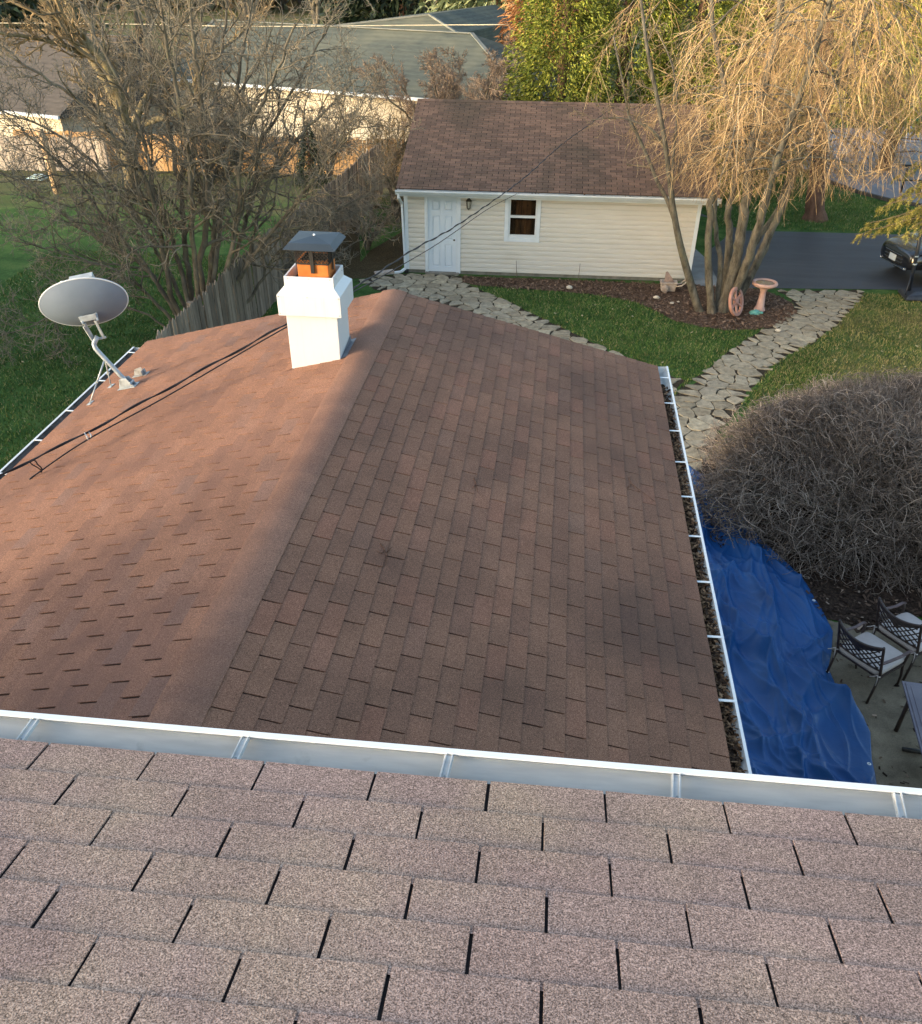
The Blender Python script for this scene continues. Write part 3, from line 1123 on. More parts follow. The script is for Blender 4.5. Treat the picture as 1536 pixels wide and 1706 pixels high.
# the white feed box that shows above the rim
m = MB()
t2 = at(113, 478, 8.45)
m.obox(t2 - Vector((.09, 0, .04)), (.2, .03, 0), (-.01, .07, 0), (0, 0, .075))
obj('feed_box', m, LIPW, dish, bevel=.006)
# spare bracket beside the foot
sb = Vector((-4.27, 8.37, rz_left(-4.27) + .008))
m = MB()
m.obox(sb - fx * .09 - fy * .05, fx * .17, fy * .10, sN * .005)
A = [sb + fx * -.085 + sN * .005, sb + fx * .06 + sN * .005, sb + fx * .03 + sN * .08, sb + fx * -.05 + sN * .07]
m.add(A + [p + fy * .006 for p in A], [(0, 1, 2, 3), (7, 6, 5, 4), (0, 4, 5, 1), (1, 5, 6, 2), (2, 6, 7, 3), (3, 7, 4, 0)])
m.obox(sb + fx * .035 - fy * .05 + sN * .005, fx * .006, fy * .1, sN * .045)
sbo = obj('metal_bracket', m, simple('stained_zinc', L(168, 170, 170, .8), L(120, 116, 112, .8), 18, .5, .4), None, bevel=.002)
tag(sbo, 'loose stained metal bracket on the roof behind the satellite dish foot', 'bracket')

# ------------------------------------------------------------------ overhead cables
CABLE = simple('cable_black', L(30, 28, 30), L(44, 40, 42), 30, .6, .3)


def smooth_line(pts, n=10):
    pts = [Vector(p) for p in pts]
    P = [pts[0] * 2 - pts[1]] + pts + [pts[-1] * 2 - pts[-2]]
    out = []
    for i in range(1, len(P) - 2):
        for k in range(n):
            t = k / n
            a, b, c, d = P[i - 1:i + 3]
            out.append(.5 * ((2 * b) + (c - a) * t + (2 * a - 5 * b + 4 * c - d) * t * t + (3 * b - a - 3 * c + d) * t ** 3))
    out.append(pts[-1])
    return out




def on_span(a, b, pix):
    """points of a cable hanging in the vertical plane through a and b"""
    out = []
    for px, py in pix:
        D = _f + _r * ((px - PCX) / FPX) + _u * ((PCY - py) / FPX)
        dx, dy = b[0] - a[0], b[1] - a[1]
        t = (a[0] * dy - a[1] * dx) / (D.x * dy - D.y * dx)
        out.append(Vector((D.x * t, D.y * t, CAM_H + D.z * t)))
    return out


ga = at(1022, 177.5, 29.95)
wa = [(-8.6, 1.1, 3.3), (-6.5, 3.6, 3.68), (-4.5, 6.0, 4.09), (-4.01, 6.59, 4.205), (-3.56, 7.14, 4.34), (-2.62, 8.28, 4.63)] + on_span((-2.55, 8.36), ga, [(610, 467), (690, 415), (765, 373), (870, 299), (933, 243), (985, 205)]) + [ga]
wire = smooth_line(wa, 14)
m = MB()
m.tube(wire, .006, 6)
# the lashed second strand winds round the first
tw = []
tot = 0
for i, p in enumerate(wire):
    if i:
        tot += (p - wire[i - 1]).length
fine = []
for i in range(len(wire) - 1):
    for k in range(5):
        fine.append(wire[i].lerp(wire[i + 1], k / 5))
ln = 0
for i, p in enumerate(fine):
    if i:
        ln += (p - fine[i - 1]).length
    ph_ = ln * 2 * PI / .75
    tw.append(p + Vector((math.cos(ph_) * .006, -math.cos(ph_) * .006, math.sin(ph_) * .011)))
m.tube(tw, .007, 6)
ca = obj('power_cable', m, CABLE)
tag(ca, 'upper black twisted service cable passing over the roof behind the chimney', 'cable')
gb_ = gpt(3.06, -.40, 2.25)
wb = [(-8.4, 1.1, 2.9), (-6.5, 3.5, 3.32), (-4.55, 5.94, 3.87), (-4.35, 6.19, 3.975), (-4.01, 6.59, 4.14), (-3.49, 7.22, 4.30), (-2.62, 8.28, 4.60)] + on_span((-2.55, 8.36), gb_, [(606, 477), (660, 447), (720, 412), (760, 385), (815, 347)]) + [gb_]
m = MB()
m.tube(smooth_line(wb, 12), .0065, 6)
cb = obj('phone_cable', m, CABLE)
tag(cb, 'lower thin black cable with a hanging loop, strung beside the twisted one', 'cable')
m = MB()
for (x0, x1, yy) in ((-.012, .012, 0),):
    a = Vector((-4.32, 6.22, 4.12))
    b = Vector((-4.30, 6.25, 3.99))
    side = Vector((.77, .64, 0))
    loop = [a - side * .022, a - side * .020 - Vector((0, 0, .03)), b - side * .004 + Vector((0, 0, .03)), b - Vector((0, 0, .004)), b + side * .012 + Vector((0, 0, .035)), a + side * .026 - Vector((0, 0, .05)), a + side * .018 - Vector((0, 0, .015)), a + side * .004]
    m.tube(smooth_line(loop[:4], 6), .006, 6)
    m.tube(smooth_line(loop[3:], 6), .006, 6)
obj('cable_loop', m, CABLE, cb)
m = MB()
m.tube([(-4.01, 6.59, 4.21), (-4.0, 6.6, 4.17), (-4.0, 6.6, 4.14)], .007, 6)
m.tube([(-3.985, 6.62, 4.21), (-3.975, 6.63, 4.17), (-3.985, 6.62, 4.145)], .005, 6)
obj('cable_clip', m, LIPW, cb)

# twigs lying on the roof
TWIG = simple('dry_twig', L(120, 92, 76, .8), L(90, 66, 54, .8), 40, .9, .1)


def roof_pt(px, py, h=.014):
    D = _f + _r * ((px - PCX) / FPX) + _u * ((PCY - py) / FPX)
    t = (RIDGE_Z + h + RP * RIDGE_X - CAM_H) / (D.z + RP * D.x)
    return Vector((0, 0, CAM_H)) + D * t


for lines, lab in ((([(634, 905), (641, 915), (645, 930), (642, 942)], [(641, 915), (636, 922), (628, 918)], [(645, 920), (652, 912)]), 'small forked twig lying near the middle of the brown roof'),
                   (([(790, 796), (793, 806), (796, 820)], [(793, 806), (788, 812)]), 'tiny dry twig on the brown roof, far side of the forked twig'),
                   (([(1048, 795), (1052, 806), (1068, 818), (1092, 836)], [(1052, 806), (1046, 812)]), 'long thin curved twig on the roof near the leaf-filled gutter')):
    m = MB()
    for l in lines:
        m.tube([roof_pt(x, y, .012 + .004 * i) for i, (x, y) in enumerate(l)], [.0035, .003, .0024, .002][:len(l)], 5)
    tag(obj('twig', m, TWIG), lab, 'twig')
# leaves in the right gutter of the wing
m = MB()
r4 = random.Random(8)
nlt = 240
strip = []
for i in range(nlt + 1):
    y = 1.3 + 8.0 * i / nlt
    for k in range(6):
        strip.append((RIDGE_X + RW - .006 + .019 * k, y + r4.gauss(0, .006), LZ - .056 + r4.uniform(-.008, .016) - (.02 if y > 8.9 else 0)))
m.add(strip, [(i * 6 + k, i * 6 + k + 1, i * 6 + k + 7, i * 6 + k + 6) for i in range(nlt) for k in range(5)], 2)
for i in range(3400):
    y = 1.8 + 7.3 * (r4.random() ** .9)
    fill = min(1, (9.2 - y) / 1.5)
    if r4.random() > .35 + .65 * fill:
        continue
    c = Vector((RIDGE_X + RW + .005 + r4.uniform(.0, .088), y, LZ - .055 + r4.uniform(0, .05)))
    a = r4.uniform(0, 6.28)
    s = r4.uniform(.010, .028)
    d1 = Vector((math.cos(a), math.sin(a), r4.uniform(-.5, .5))) * s
    d2 = Vector((-math.sin(a), math.cos(a), r4.uniform(-.5, .5))) * s * .45
    up = Vector((0, 0, s * .3))
    m.add([c - d1, c + d2 + up * .4, c + d1 + up, c - d2], [(0, 1, 2), (0, 2, 3)], r4.randrange(3))
LF2 = simple('leaf_grey', L(150, 122, 94, .9), L(112, 88, 66, .9), 30, .9, .1)
LF3 = simple('leaf_black', L(62, 48, 38), L(44, 34, 28), 30, .9, .1)
stuff(obj('leaf_litter', m, [LEAFD, LF2, LF3]), 'matted dead leaves filling the gutter along the right roof edge', 'leaves')

# ------------------------------------------------------------------ ground
def lawn_mat():
    m, n, b = new_mat('lawn_ground', .95, .1)
    v = coord(n)
    big = noise(n, v, .22, 4.0, .6)
    med = noise(n, v, 1.3, 5.0, .65)
    fine = noise(n, v, 16, 4.0, .7)
    c = ramp(n, med, [(.30, L(42, 68, 30)), (.5, L(62, 90, 42)), (.70, L(90, 108, 58))])
    dry = ramp(n, big, [(.42, L(92, 94, 58)), (.62, L(108, 98, 70))])
    dm = noise(n, v, .55, 5.0, .65)
    # drier turf right of the path and beyond the fence
    sx = n.nodes.new('ShaderNodeSeparateXYZ')
    n.links.new(v, sx.inputs[0])

    def mr(sock, a, b_):
        r = nd(n, 'ShaderNodeMapRange')
        r.interpolation_type = 'SMOOTHSTEP'
        r.inputs['From Min'].default_value = a
        r.inputs['From Max'].default_value = b_
        n.links.new(sock, r.inputs['Value'])
        return r.outputs[0]

    def mth(op, a, b_):
        x = nd(n, 'ShaderNodeMath', operation=op)
        for i, q in enumerate((a, b_)):
            if isinstance(q, (int, float)):
                x.inputs[i].default_value = q
            else:
                n.links.new(q, x.inputs[i])
        return x.outputs[0]
    right = mth('MULTIPLY', mr(sx.outputs[0], 5.5, 7.5), mr(sx.outputs[1], 25.5, 23.5))
    far = mr(sx.outputs[1], 26.0, 36.0)
    farl = mth('MULTIPLY', far, mr(sx.outputs[0], 2.0, -4.0))
    zone = mth('MAXIMUM', mth('MULTIPLY', right, .55), mth('MULTIPLY', farl, .9))
    zone = mth('MAXIMUM', zone, mr(sx.outputs[1], 55.0, 75.0))
    f = mth('ADD', mth('MULTIPLY', zone, .42), dm)
    c = mix(n, ramp(n, f, [(.60, g(0)), (.82, g(.92))]), c, dry)
    c = mix(n, .8, c, ramp(n, fine, [(.3, g(.32)), (.7, g(.68))]), 'OVERLAY')
    n.links.new(c, b.inputs['Base Color'])
    bump(n, b, fine, .8, .03)
    return m


LAWN = lawn_mat()
m = MB()
xs = [-420, -200, -110, -60, -40, -30] + [-24 + 2 * i for i in range(25)] + [30, 40, 60, 110, 200, 420]
ys = [-60, -20] + [0 + 2 * i for i in range(38)] + [90, 120, 170, 260, 420]
vs = []
for y in ys:
    for x in xs:
        z = terr(y)
        if y > 80:
            z += (y - 80) * .006
        vs.append((x, y, z))
nx = len(xs)
m.add(vs, [(j * nx + i, j * nx + i + 1, (j + 1) * nx + i + 1, (j + 1) * nx + i) for j in range(len(ys) - 1) for i in range(nx - 1)], 0, True)
struct(obj('lawn', m, LAWN, base=(0, 0, 0)))


def sheet(name, pts, z, mat, sub=0):
    """flat outline draped as a sheet z above the ground"""
    mb = MB()
    P = [Vector((x, y, z + terr(y))) for x, y in pts]
    mb.add(P, [tuple(range(len(P)))])
    return struct(obj(name, mb, mat, base=(0, 0, 0)))


def wobble(pts, amp, n=6, seed=0):
    """densify and roughen an outline"""
    r = random.Random(seed)
    out = []
    k = len(pts)
    for i in range(k):
        a, b = Vector(pts[i]), Vector(pts[(i + 1) % k])
        for j in range(n):
            p = a.lerp(b, j / n)
            out.append((p.x + r.gauss(0, amp), p.y + r.gauss(0, amp)))
    return out


ASPH = simple('driveway_asphalt', L(50, 56, 66, .9), L(62, 68, 78, .9), 1.2, .62, .35, .5, 90, .006, detail=6)


def asphalt_mat():
    m, n, b = new_mat('drive_asphalt', .62, .35)
    v = coord(n)
    c = ramp(n, noise(n, coord(n, (.35, 1.6, 1)), 1.1, 5.0, .6), [(.3, L(52, 54, 59)), (.7, L(67, 69, 74))])
    c = mix(n, ramp(n, noise(n, coord(n, (.25, 2.2, 1)), 1.3, 5.0, .7), [(.60, g(0)), (.76, g(.5))]), c, L(96, 98, 98))
    gr = noise(n, v, 70, 3, .7)
    c = mix(n, .5, c, ramp(n, gr, [(.3, g(.3)), (.7, g(.7))]), 'OVERLAY')
    n.links.new(c, b.inputs['Base Color'])
    bump(n, b, gr, .4, .006)
    return m


ASPH = asphalt_mat()
drive = [(4.62, 24.95), (9.1, 25.4), (13.0, 25.6), (22, 26.0), (34, 27), (34, 31.8), (22, 31.3), (10.4, 31.2), (6.1, 31.0), (4.95, 33.6), (4.95, 36.5), (4.7, 36.5), (4.55, 27.6)]
sheet('driveway', drive, .012, ASPH)
CONC2 = simple('apron_concrete', L(150, 152, 152, .8), L(128, 130, 130, .8), 2.0, .85, .2, .3, 50, .004)
sheet('apron', [(3.75, 25.1), (4.78, 24.98), (4.6, 27.3), (4.02, 30.0), (3.6, 30.5)], .008, CONC2)
ST = simple('street_asphalt', L(124, 127, 134, .8), L(140, 142, 146, .8), 1.0, .8, .3, .3, 60, .006)
s0, s1, s2, s3 = atz(1300, 262, -.55), atz(1490, 340, -.5), (40, 30), (40, 60)
sheet('street', [(s0.x - 2, s0.y + 7.0), (s0.x, s0.y - .5), (s1.x, s1.y), (17, 33.0), (40, 22), (60, 40), (22, 58)], .02, ST)
KERB = simple('kerb_dark', L(62, 62, 64), L(84, 82, 80), 6, .85, .2, .3, 40)
m = MB()
a, b = Vector((s0.x, s0.y - .5, 0)), Vector((s1.x, s1.y, 0))
for i in range(10):
    p, q = a.lerp(b, i / 10), a.lerp(b, (i + 1) / 10)
    m.bar(p + Vector((0, 0, terr(p.y) + .06)), q + Vector((0, 0, terr(q.y) + .06)), .14, .13)
p, q = b, Vector((17, 33.0, 0))
m.bar(p + Vector((0, 0, terr(p.y) + .06)), q + Vector((0, 0, terr(q.y) + .06)), .14, .13)
struct(obj('kerb', m, KERB))


def mulch_mat(name, c1, c2, c3):
    m, n, b = new_mat(name, .95, .08)
    v = coord(n)
    f1 = noise(n, v, 22, 4, .75)
    c = ramp(n, f1, [(.30, c1), (.5, c2), (.72, c3)])
    c = mix(n, .6, c, ramp(n, noise(n, v, 1.2, 4), [(.3, g(.35)), (.7, g(.62))]), 'OVERLAY')
    n.links.new(c, b.inputs['Base Color'])
    bump(n, b, f1, 1.0, .03)
    return m


MULCH = mulch_mat('bark_mulch', L(66, 53, 44), L(102, 82, 67), L(138, 116, 98))
SOIL = mulch_mat('shrub_mulch', L(34, 28, 24), L(56, 46, 39), L(88, 72, 60))
bed = [(-2.55, 24.95), (-2.55, 24.5), (-2.0, 24.25), (-1.0, 24.1), (.4, 24.0), (1.4, 23.85), (2.2, 23.45), (2.7, 22.8), (3.1, 22.15), (3.7, 21.8), (4.3, 21.65), (5.0, 21.75), (5.6, 22.1), (6.0, 22.6), (6.35, 23.2), (6.3, 24.0), (5.9, 24.7), (5.6, 25.0), (4.6, 24.98), (3.8, 25.12)]
bedw = wobble(bed, .035, 5, 3)
sheet('mulch_bed', bedw, .016, MULCH)
bed2 = [(2.7, 12.2), (3.3, 11.2), (4.1, 10.3), (4.6, 9.95), (5.2, 10.15), (6.0, 10.6), (8.0, 11.4), (10.5, 12), (11.0, 14), (10.0, 16.2), (7.6, 17.0), (5.6, 16.9), (4.1, 15.9), (2.9, 14.6)]
sheet('mulch_bed', wobble(bed2, .05, 5, 7), .014, SOIL)
leftbed = [(-7.0, 23.0), (-5.6, 24.4), (-4.3, 25.0), (-4.3, 31), (-6.8, 33), (-7.0, 28)]
sheet('leaf_bed', wobble(leftbed, .08, 5, 9), .008, mulch_mat('leafy_soil', L(46, 44, 30), L(72, 62, 44), L(98, 88, 62)))


def patio_mat():
    m, n, b = new_mat('patio_concrete', .9, .15)
    v = coord(n)
    c = ramp(n, noise(n, v, 1.6, 6, .65), [(.3, L(84, 76, 64)), (.55, L(112, 103, 88)), (.75, L(134, 124, 106))])
    c = mix(n, ramp(n, noise(n, v, 5, 6, .75), [(.56, g(0)), (.72, g(.6))]), c, L(64, 62, 54))
    f = noise(n, v, 70, 3)
    c = mix(n, .45, c, ramp(n, f, [(.3, g(.3)), (.7, g(.7))]), 'OVERLAY')
    n.links.new(c, b.inputs['Base Color'])
    bump(n, b, f, .3, .004)
    return m


PATIO = patio_mat()
sheet('patio', wobble([(.95, 7.15), (.95, 10.9), (3.3, 11.2), (4.0, 10.35), (4.55, 10.05), (5.3, 10.2), (6.2, 10.5), (9.0, 10.6), (9.0, 7.0), (7.2, 6.9), (5.5, 7.05), (4.7, 6.85), (3.9, 7.0)], .035, 7, 2), .010, PATIO)
sheet('mulch_bed', wobble([(.95, 1.5), (.95, 7.3), (3.9, 7.2), (5.5, 7.25), (9.0, 7.3), (9, 1.5)], .01, 4, 2), .007, SOIL)

# ------------------------------------------------------------------ flagstone paths
def flag_mat():
    m, n, b = new_mat('flagstone', .88, .18)
    v = coord(n)
    ri = island(n)
    c = ramp(n, ri, [(0, L(146, 134, 112, .9)), (.4, L(168, 156, 132, .9)), (.7, L(158, 148, 128, .9)), (1, L(180, 168, 142, .9))])
    c = mix(n, .7, c, ramp(n, noise(n, v, 6.0, 6, .75), [(.34, g(.22)), (.66, g(.72))]), 'OVERLAY')
    c = mix(n, ramp(n, noise(n, v, 8, 6, .75), [(.54, g(0)), (.70, g(.6))]), c, L(108, 100, 82))
    n.links.new(c, b.inputs['Base Color'])
    bump(n, b, noise(n, v, 9, 7, .75), .9, .03)
    return m


FLAG = flag_mat()
JOINT = mulch_mat('path_joint_soil', L(40, 35, 29), L(62, 54, 44), L(96, 86, 70))


def clip(poly, p, nrm):
    """keep the part of poly with (x-p).n <= 0"""
    out = []
    k = len(poly)
    for i in range(k):
        a, b = poly[i], poly[(i + 1) % k]
        da = (a[0] - p[0]) * nrm[0] + (a[1] - p[1]) * nrm[1]
        db = (b[0] - p[0]) * nrm[0] + (b[1] - p[1]) * nrm[1]
        if da <= 0:
            out.append(a)
        if (da < 0 < db) or (db < 0 < da):
            t = da / (da - db)
            out.append((a[0] + (b[0] - a[0]) * t, a[1] + (b[1] - a[1]) * t))
    return out


def inside(pt, poly):
    x, y = pt
    c = False
    k = len(poly)
    for i in range(k):
        x0, y0 = poly[i]
        x1, y1 = poly[(i + 1) % k]
        if (y0 > y) != (y1 > y) and x < (x1 - x0) * (y - y0) / (y1 - y0) + x0:
            c = not c
    return c


def edge_dist(pt, poly):
    d = 9
    for i in range(len(poly)):
        a, b = Vector(poly[i]), Vector(poly[(i + 1) % len(poly)])
        p = Vector(pt)
        t = max(0, min(1, (p - a).dot(b - a) / max(1e-9, (b - a).length_squared)))
        d = min(d, (a.lerp(b, t) - p).length)
    return d


def flag_path(name, poly, size, seed, label_z=.0):
    r = random.Random(seed)
    xs_ = [p[0] for p in poly]
    ys_ = [p[1] for p in poly]
    seeds = []
    tries = 0
    while tries < 6000:
        tries += 1
        p = (r.uniform(min(xs_), max(xs_)), r.uniform(min(ys_), max(ys_)))
        if not inside(p, poly):
            continue
        dmin = size * r.uniform(.72, 1.15)
        if all((p[0] - q[0]) ** 2 + ((p[1] - q[1]) * 1.15) ** 2 > dmin * dmin for q in seeds):
            seeds.append(p)
    mb = MB()
    out = [p for p in seeds]
    for p in seeds:
        cell = [(p[0] - .8, p[1] - .8), (p[0] + .8, p[1] - .8), (p[0] + .8, p[1] + .8), (p[0] - .8, p[1] + .8)]
        for q in seeds:
            if q is p:
                continue
            dx, dy = q[0] - p[0], q[1] - p[1]
            dd = math.hypot(dx, dy)
            if dd > 1.8:
                continue
            cell = clip(cell, ((p[0] + q[0]) / 2 - dx / dd * .010, (p[1] + q[1]) / 2 - dy / dd * .010), (dx / dd, dy / dd))
            if len(cell) < 3:
                break
        if len(cell) < 3:
            continue
        # keep within reach of the outline
        cell2 = []
        for c in cell:
            c = Vector(c)
            pv = Vector(p)
            if not inside((c.x, c.y), poly):
                lo, hi = 0.0, 1.0
                for _ in range(10):
                    md_ = (lo + hi) / 2
                    t = pv.lerp(c, md_)
                    if inside((t.x, t.y), poly):
                        lo = md_
                    else:
                        hi = md_
                c = pv.lerp(c, min(1, lo + .04))
            cell2.append(c)
        # rough edge
        ring = []
        k = len(cell2)
        for i in range(k):
            a, b = cell2[i], cell2[(i + 1) % k]
            nn = max(1, int((b - a).length / .09))
            for j in range(nn):
                t = a.lerp(b, j / nn)
                if j == 0:
                    t = t.lerp(Vector(p), .03)
                ring.append(t + Vector((r.gauss(0, .014), r.gauss(0, .014))))
        k = len(ring)
        if k < 4:
            continue
        h = .018 + r.uniform(0, .007)
        tx, ty = r.gauss(0, .008), r.gauss(0, .008)
        pv = Vector(p)

        def zt(q, hh):
            return hh + (q.x - p[0]) * tx + (q.y - p[1]) * ty
        A = [(q.x, q.y, .004) for q in ring]
        B = [(q.x, q.y, zt(q, h - .008)) for q in ring]
        C = [tuple(q.lerp(pv, .035)) + (zt(q, h),) for q in ring]
        C = [(c[0], c[1], c[2]) for c in C]
        mb.add(A + B + C, [(i, (i + 1) % k, k + (i + 1) % k, k + i) for i in range(k)] + [(k + i, k + (i + 1) % k, 2 * k + (i + 1) % k, 2 * k + i) for i in range(k)] + [tuple(range(2 * k, 3 * k))])
    return struct(obj(name, mb, FLAG, base=(0, 0, 0)))


p1 = [(6.15, 24.98), (7.3, 25.1), (8.5, 25.2), (8.2, 24.4), (7.65, 23.4), (7.1, 22.3), (6.35, 21.2), (5.35, 19.95), (4.75, 18.9), (4.25, 17.8), (3.7, 16.6), (3.2, 15.4), (2.85, 14.2), (2.75, 12.8),
      (1.55, 12.8), (1.75, 14.5), (2.2, 16.2), (2.85, 17.9), (3.4, 18.8), (4.1, 20.1), (4.9, 21.3), (5.75, 22.6), (6.3, 23.4), (6.45, 24.1)]
p2 = [(-5.45, 24.2), (-5.0, 24.65), (-4.3, 25.0), (-3.55, 25.05), (-2.6, 25.05), (-2.5, 24.45), (-2.0, 23.9), (-1.2, 23.1), (-.5, 22.2), (.3, 21.3), (1.0, 20.45), (2.2, 19.2), (3.0, 18.4), (2.6, 17.4), (1.6, 18.2), (.4, 19.4), (-.6, 20.6), (-1.6, 21.7), (-2.6, 22.5), (-3.6, 23.0), (-4.6, 23.5)]
for nm, pp, sd in (('flagstone_path', p1, 5), ('flagstone_path', p2, 11)):
    sheet('path_bed', wobble(pp, .05, 5, sd), .005 if sd == 5 else .003, JOINT)
    flag_path(nm, pp, .36, sd)

# loose bark chips over the mulch beds, and grass blades over the near lawns
rng = np.random.default_rng(3)


def scatter_in(polys, n, excl=()):
    out = []
    P = [p for p in polys]
    for poly in P:
        X = [q[0] for q in poly]
        Y = [q[1] for q in poly]
        for _ in range(n):
            p = (rng.uniform(min(X), max(X)), rng.uniform(min(Y), max(Y)))
            if inside(p, poly) and not any(inside(p, e) for e in excl):
                out.append(p)
    return out


def inside_np(X, Y, poly):
    c = np.zeros(len(X), bool)
    k = len(poly)
    for i in range(k):
        x0, y0 = poly[i]
        x1, y1 = poly[(i + 1) % k]
        if y0 == y1:
            continue
        hit = ((y0 > Y) != (y1 > Y)) & (X < (x1 - x0) * (Y - y0) / (y1 - y0) + x0)
        c ^= hit
    return c


def chips(name, poly, n, z, mats, lab, smax=.05):
    X = [q[0] for q in poly]
    Y = [q[1] for q in poly]
    x, y = rng.uniform(min(X), max(X), n), rng.uniform(min(Y), max(Y), n)
    k = inside_np(x, y, poly)
    x, y = x[k], y[k]
    n = len(x)
    a = rng.uniform(0, 6.28, n)
    s = rng.uniform(.012, smax, n)
    d1 = np.stack([np.cos(a), np.sin(a), rng.uniform(-.5, .5, n)], 1) * s[:, None]
    d2 = np.stack([-np.sin(a), np.cos(a), rng.uniform(-.5, .5, n)], 1) * s[:, None] * .38
    c = np.stack([x, y, z + rng.uniform(.004, .03, n)], 1)
    t = TB()
    t.quads(np.stack([c - d1 - d2, c + d1 - d2, c + d1 + d2, c - d1 + d2], 1))
    return stuff(obj(name, t, mats), lab, 'mulch')


def chip_mat(name, stops):
    m, n, b = new_mat(name, .95, .08)
    n.links.new(ramp(n, island(n), stops), b.inputs['Base Color'])
    return m


CHIP = chip_mat('bark_chip', [(0, L(64, 50, 42)), (.5, L(104, 83, 68)), (.85, L(126, 104, 87)), (1, L(138, 116, 98))])
CHIP2 = chip_mat('soil_chip', [(0, L(34, 28, 24)), (.6, L(60, 48, 42)), (.92, L(92, 76, 64)), (1, L(150, 132, 116))])
chips('bark_chips', bed, 16000, .014, CHIP, 'reddish brown bark chips over the curved bed along the garage')
chips('bark_chips', bed2, 16000, .012, CHIP2, 'dark bark and dead leaves on the bed under the bare shrub')
chips('leaf_scatter', [(3.9, 6.2), (4.0, 9.5), (4.8, 10.3), (9, 10.6), (9, 6.2)], 500, .010, CHIP2, 'scattered dead leaves and dirt on the patio by the table', .035)


def blades(name, poly, n, excl, mat, lab, h=(.03, .075)):
    X = [q[0] for q in poly]
    Y = [q[1] for q in poly]
    x, y = rng.uniform(min(X), max(X), n), rng.uniform(min(Y), max(Y), n)
    k = inside_np(x, y, poly)
    for e in excl:
        k &= ~inside_np(x, y, e)
    x, y = x[k], y[k]
    n = len(x)
    a = rng.uniform(0, 6.28, n)
    w_ = rng.uniform(.006, .014, n)
    hh = rng.uniform(h[0], h[1], n)
    z = np.array([terr(v) for v in y])
    d = np.stack([np.cos(a), np.sin(a), 0 * a], 1) * w_[:, None]
    c = np.stack([x, y, z], 1)
    lean = np.stack([rng.normal(0, .03, n), rng.normal(0, .03, n), hh], 1)
    t = TB()
    t.tris(np.stack([c - d, c + d, c + lean], 1))
    return stuff(obj(name, t, mat), lab, 'grass')


def blade_mat(name, stops):
    m, n, b = new_mat(name, .8, .15)
    v = coord(n)
    c = ramp(n, island(n), stops)
    c = mix(n, .8, c, ramp(n, noise(n, v, 1.1, 4, .6), [(.3, g(.34)), (.7, g(.66))]), 'OVERLAY')
    n.links.new(c, b.inputs['Base Color'])
    return m


GB1 = blade_mat('grass_blade', [(0, L(54, 80, 36)), (.5, L(78, 104, 48)), (.82, L(106, 120, 66)), (1, L(160, 146, 106))])
GB2 = blade_mat('grass_blade_dry', [(0, L(66, 82, 38)), (.4, L(96, 106, 52)), (.7, L(130, 122, 78)), (1, L(160, 144, 102))])
mid_lawn = [(-2.4, 24.3), (1.3, 24.0), (2.8, 23.0), (3.3, 22.1), (4.3, 21.7), (5.6, 22.0), (6.2, 22.9), (5.5, 21.8), (3.0, 18.3), (1.5, 19.5), (-.5, 22.0), (-2.0, 24.0)]
blades('grass', [(-2.4, 24.2), (6.2, 24.2), (6.2, 17), (1.2, 17.4)], 60000, [bed, p1, p2], GB1, 'short green grass of the lawn between the two flagstone paths')
blades('grass', [(8.3, 24.9), (13, 25.3), (13, 15), (4.2, 15.5), (4.4, 18)], 70000, [bed2, p1], GB2, 'patchy yellowing grass to the right of the flagstone path')
blades('grass', [(-15, 11), (-4.9, 11), (-7.2, 22), (-7.3, 26), (-15, 26)], 90000, [], GB1, 'dark green grass of the lawn left of the wing roof')
blades('grass', [(5.2, 31.3), (12.5, 31.4), (14, 35), (9, 44), (5.2, 44)], 40000, [], GB1, 'green grass strip between the driveway and the street', (.04, .1))
m = MB()
for p in scatter_in([[(-2.4, 24.2), (6.2, 24.2), (6.2, 17), (1.2, 17.4)], [(-15, 12), (-5, 12), (-7.2, 22), (-15, 26)], [(5.2, 31.3), (12.5, 31.4), (14, 35), (9, 44), (5.2, 44)], [(8.3, 24.9), (13, 25.3), (13, 17), (5.4, 18)]], 110, [bed, p1, p2]):
    a = rng.uniform(0, 6.28)
    s = rng.uniform(.02, .05)
    c = Vector((p[0], p[1], terr(p[1]) + .06))
    d1 = Vector((math.cos(a), math.sin(a), .2)) * s
    d2 = Vector((-math.sin(a), math.cos(a), -.2)) * s * .6
    m.add([c - d1, c - d2, c + d1, c + d2], [(0, 1, 2, 3)])
stuff(obj('fallen_leaves', m, simple('pale_leaf', L(196, 186, 150, .8), L(160, 148, 110, .8), 30, .9, .1)), 'few pale fallen leaves scattered over the lawns', 'leaves')

# ------------------------------------------------------------------ blue tarpaulin
def tarp_mat():
    m, n, b = new_mat('blue_tarp', .46, .35)
    v = coord(n)
    c = ramp(n, noise(n, v, 1.5, 4), [(.3, L(12, 60, 110, 1.0)), (.7, L(20, 74, 128, 1.0))])
    c = mix(n, ramp(n, noise(n, v, 7, 6, .75), [(.6, g(0)), (.8, g(.25))]), c, L(70, 100, 140))
    n.links.new(c, b.inputs['Base Color'])
    wv = noise(n, v, 14, 5, .6)
    bump(n, b, wv, .35, .012)
    return m


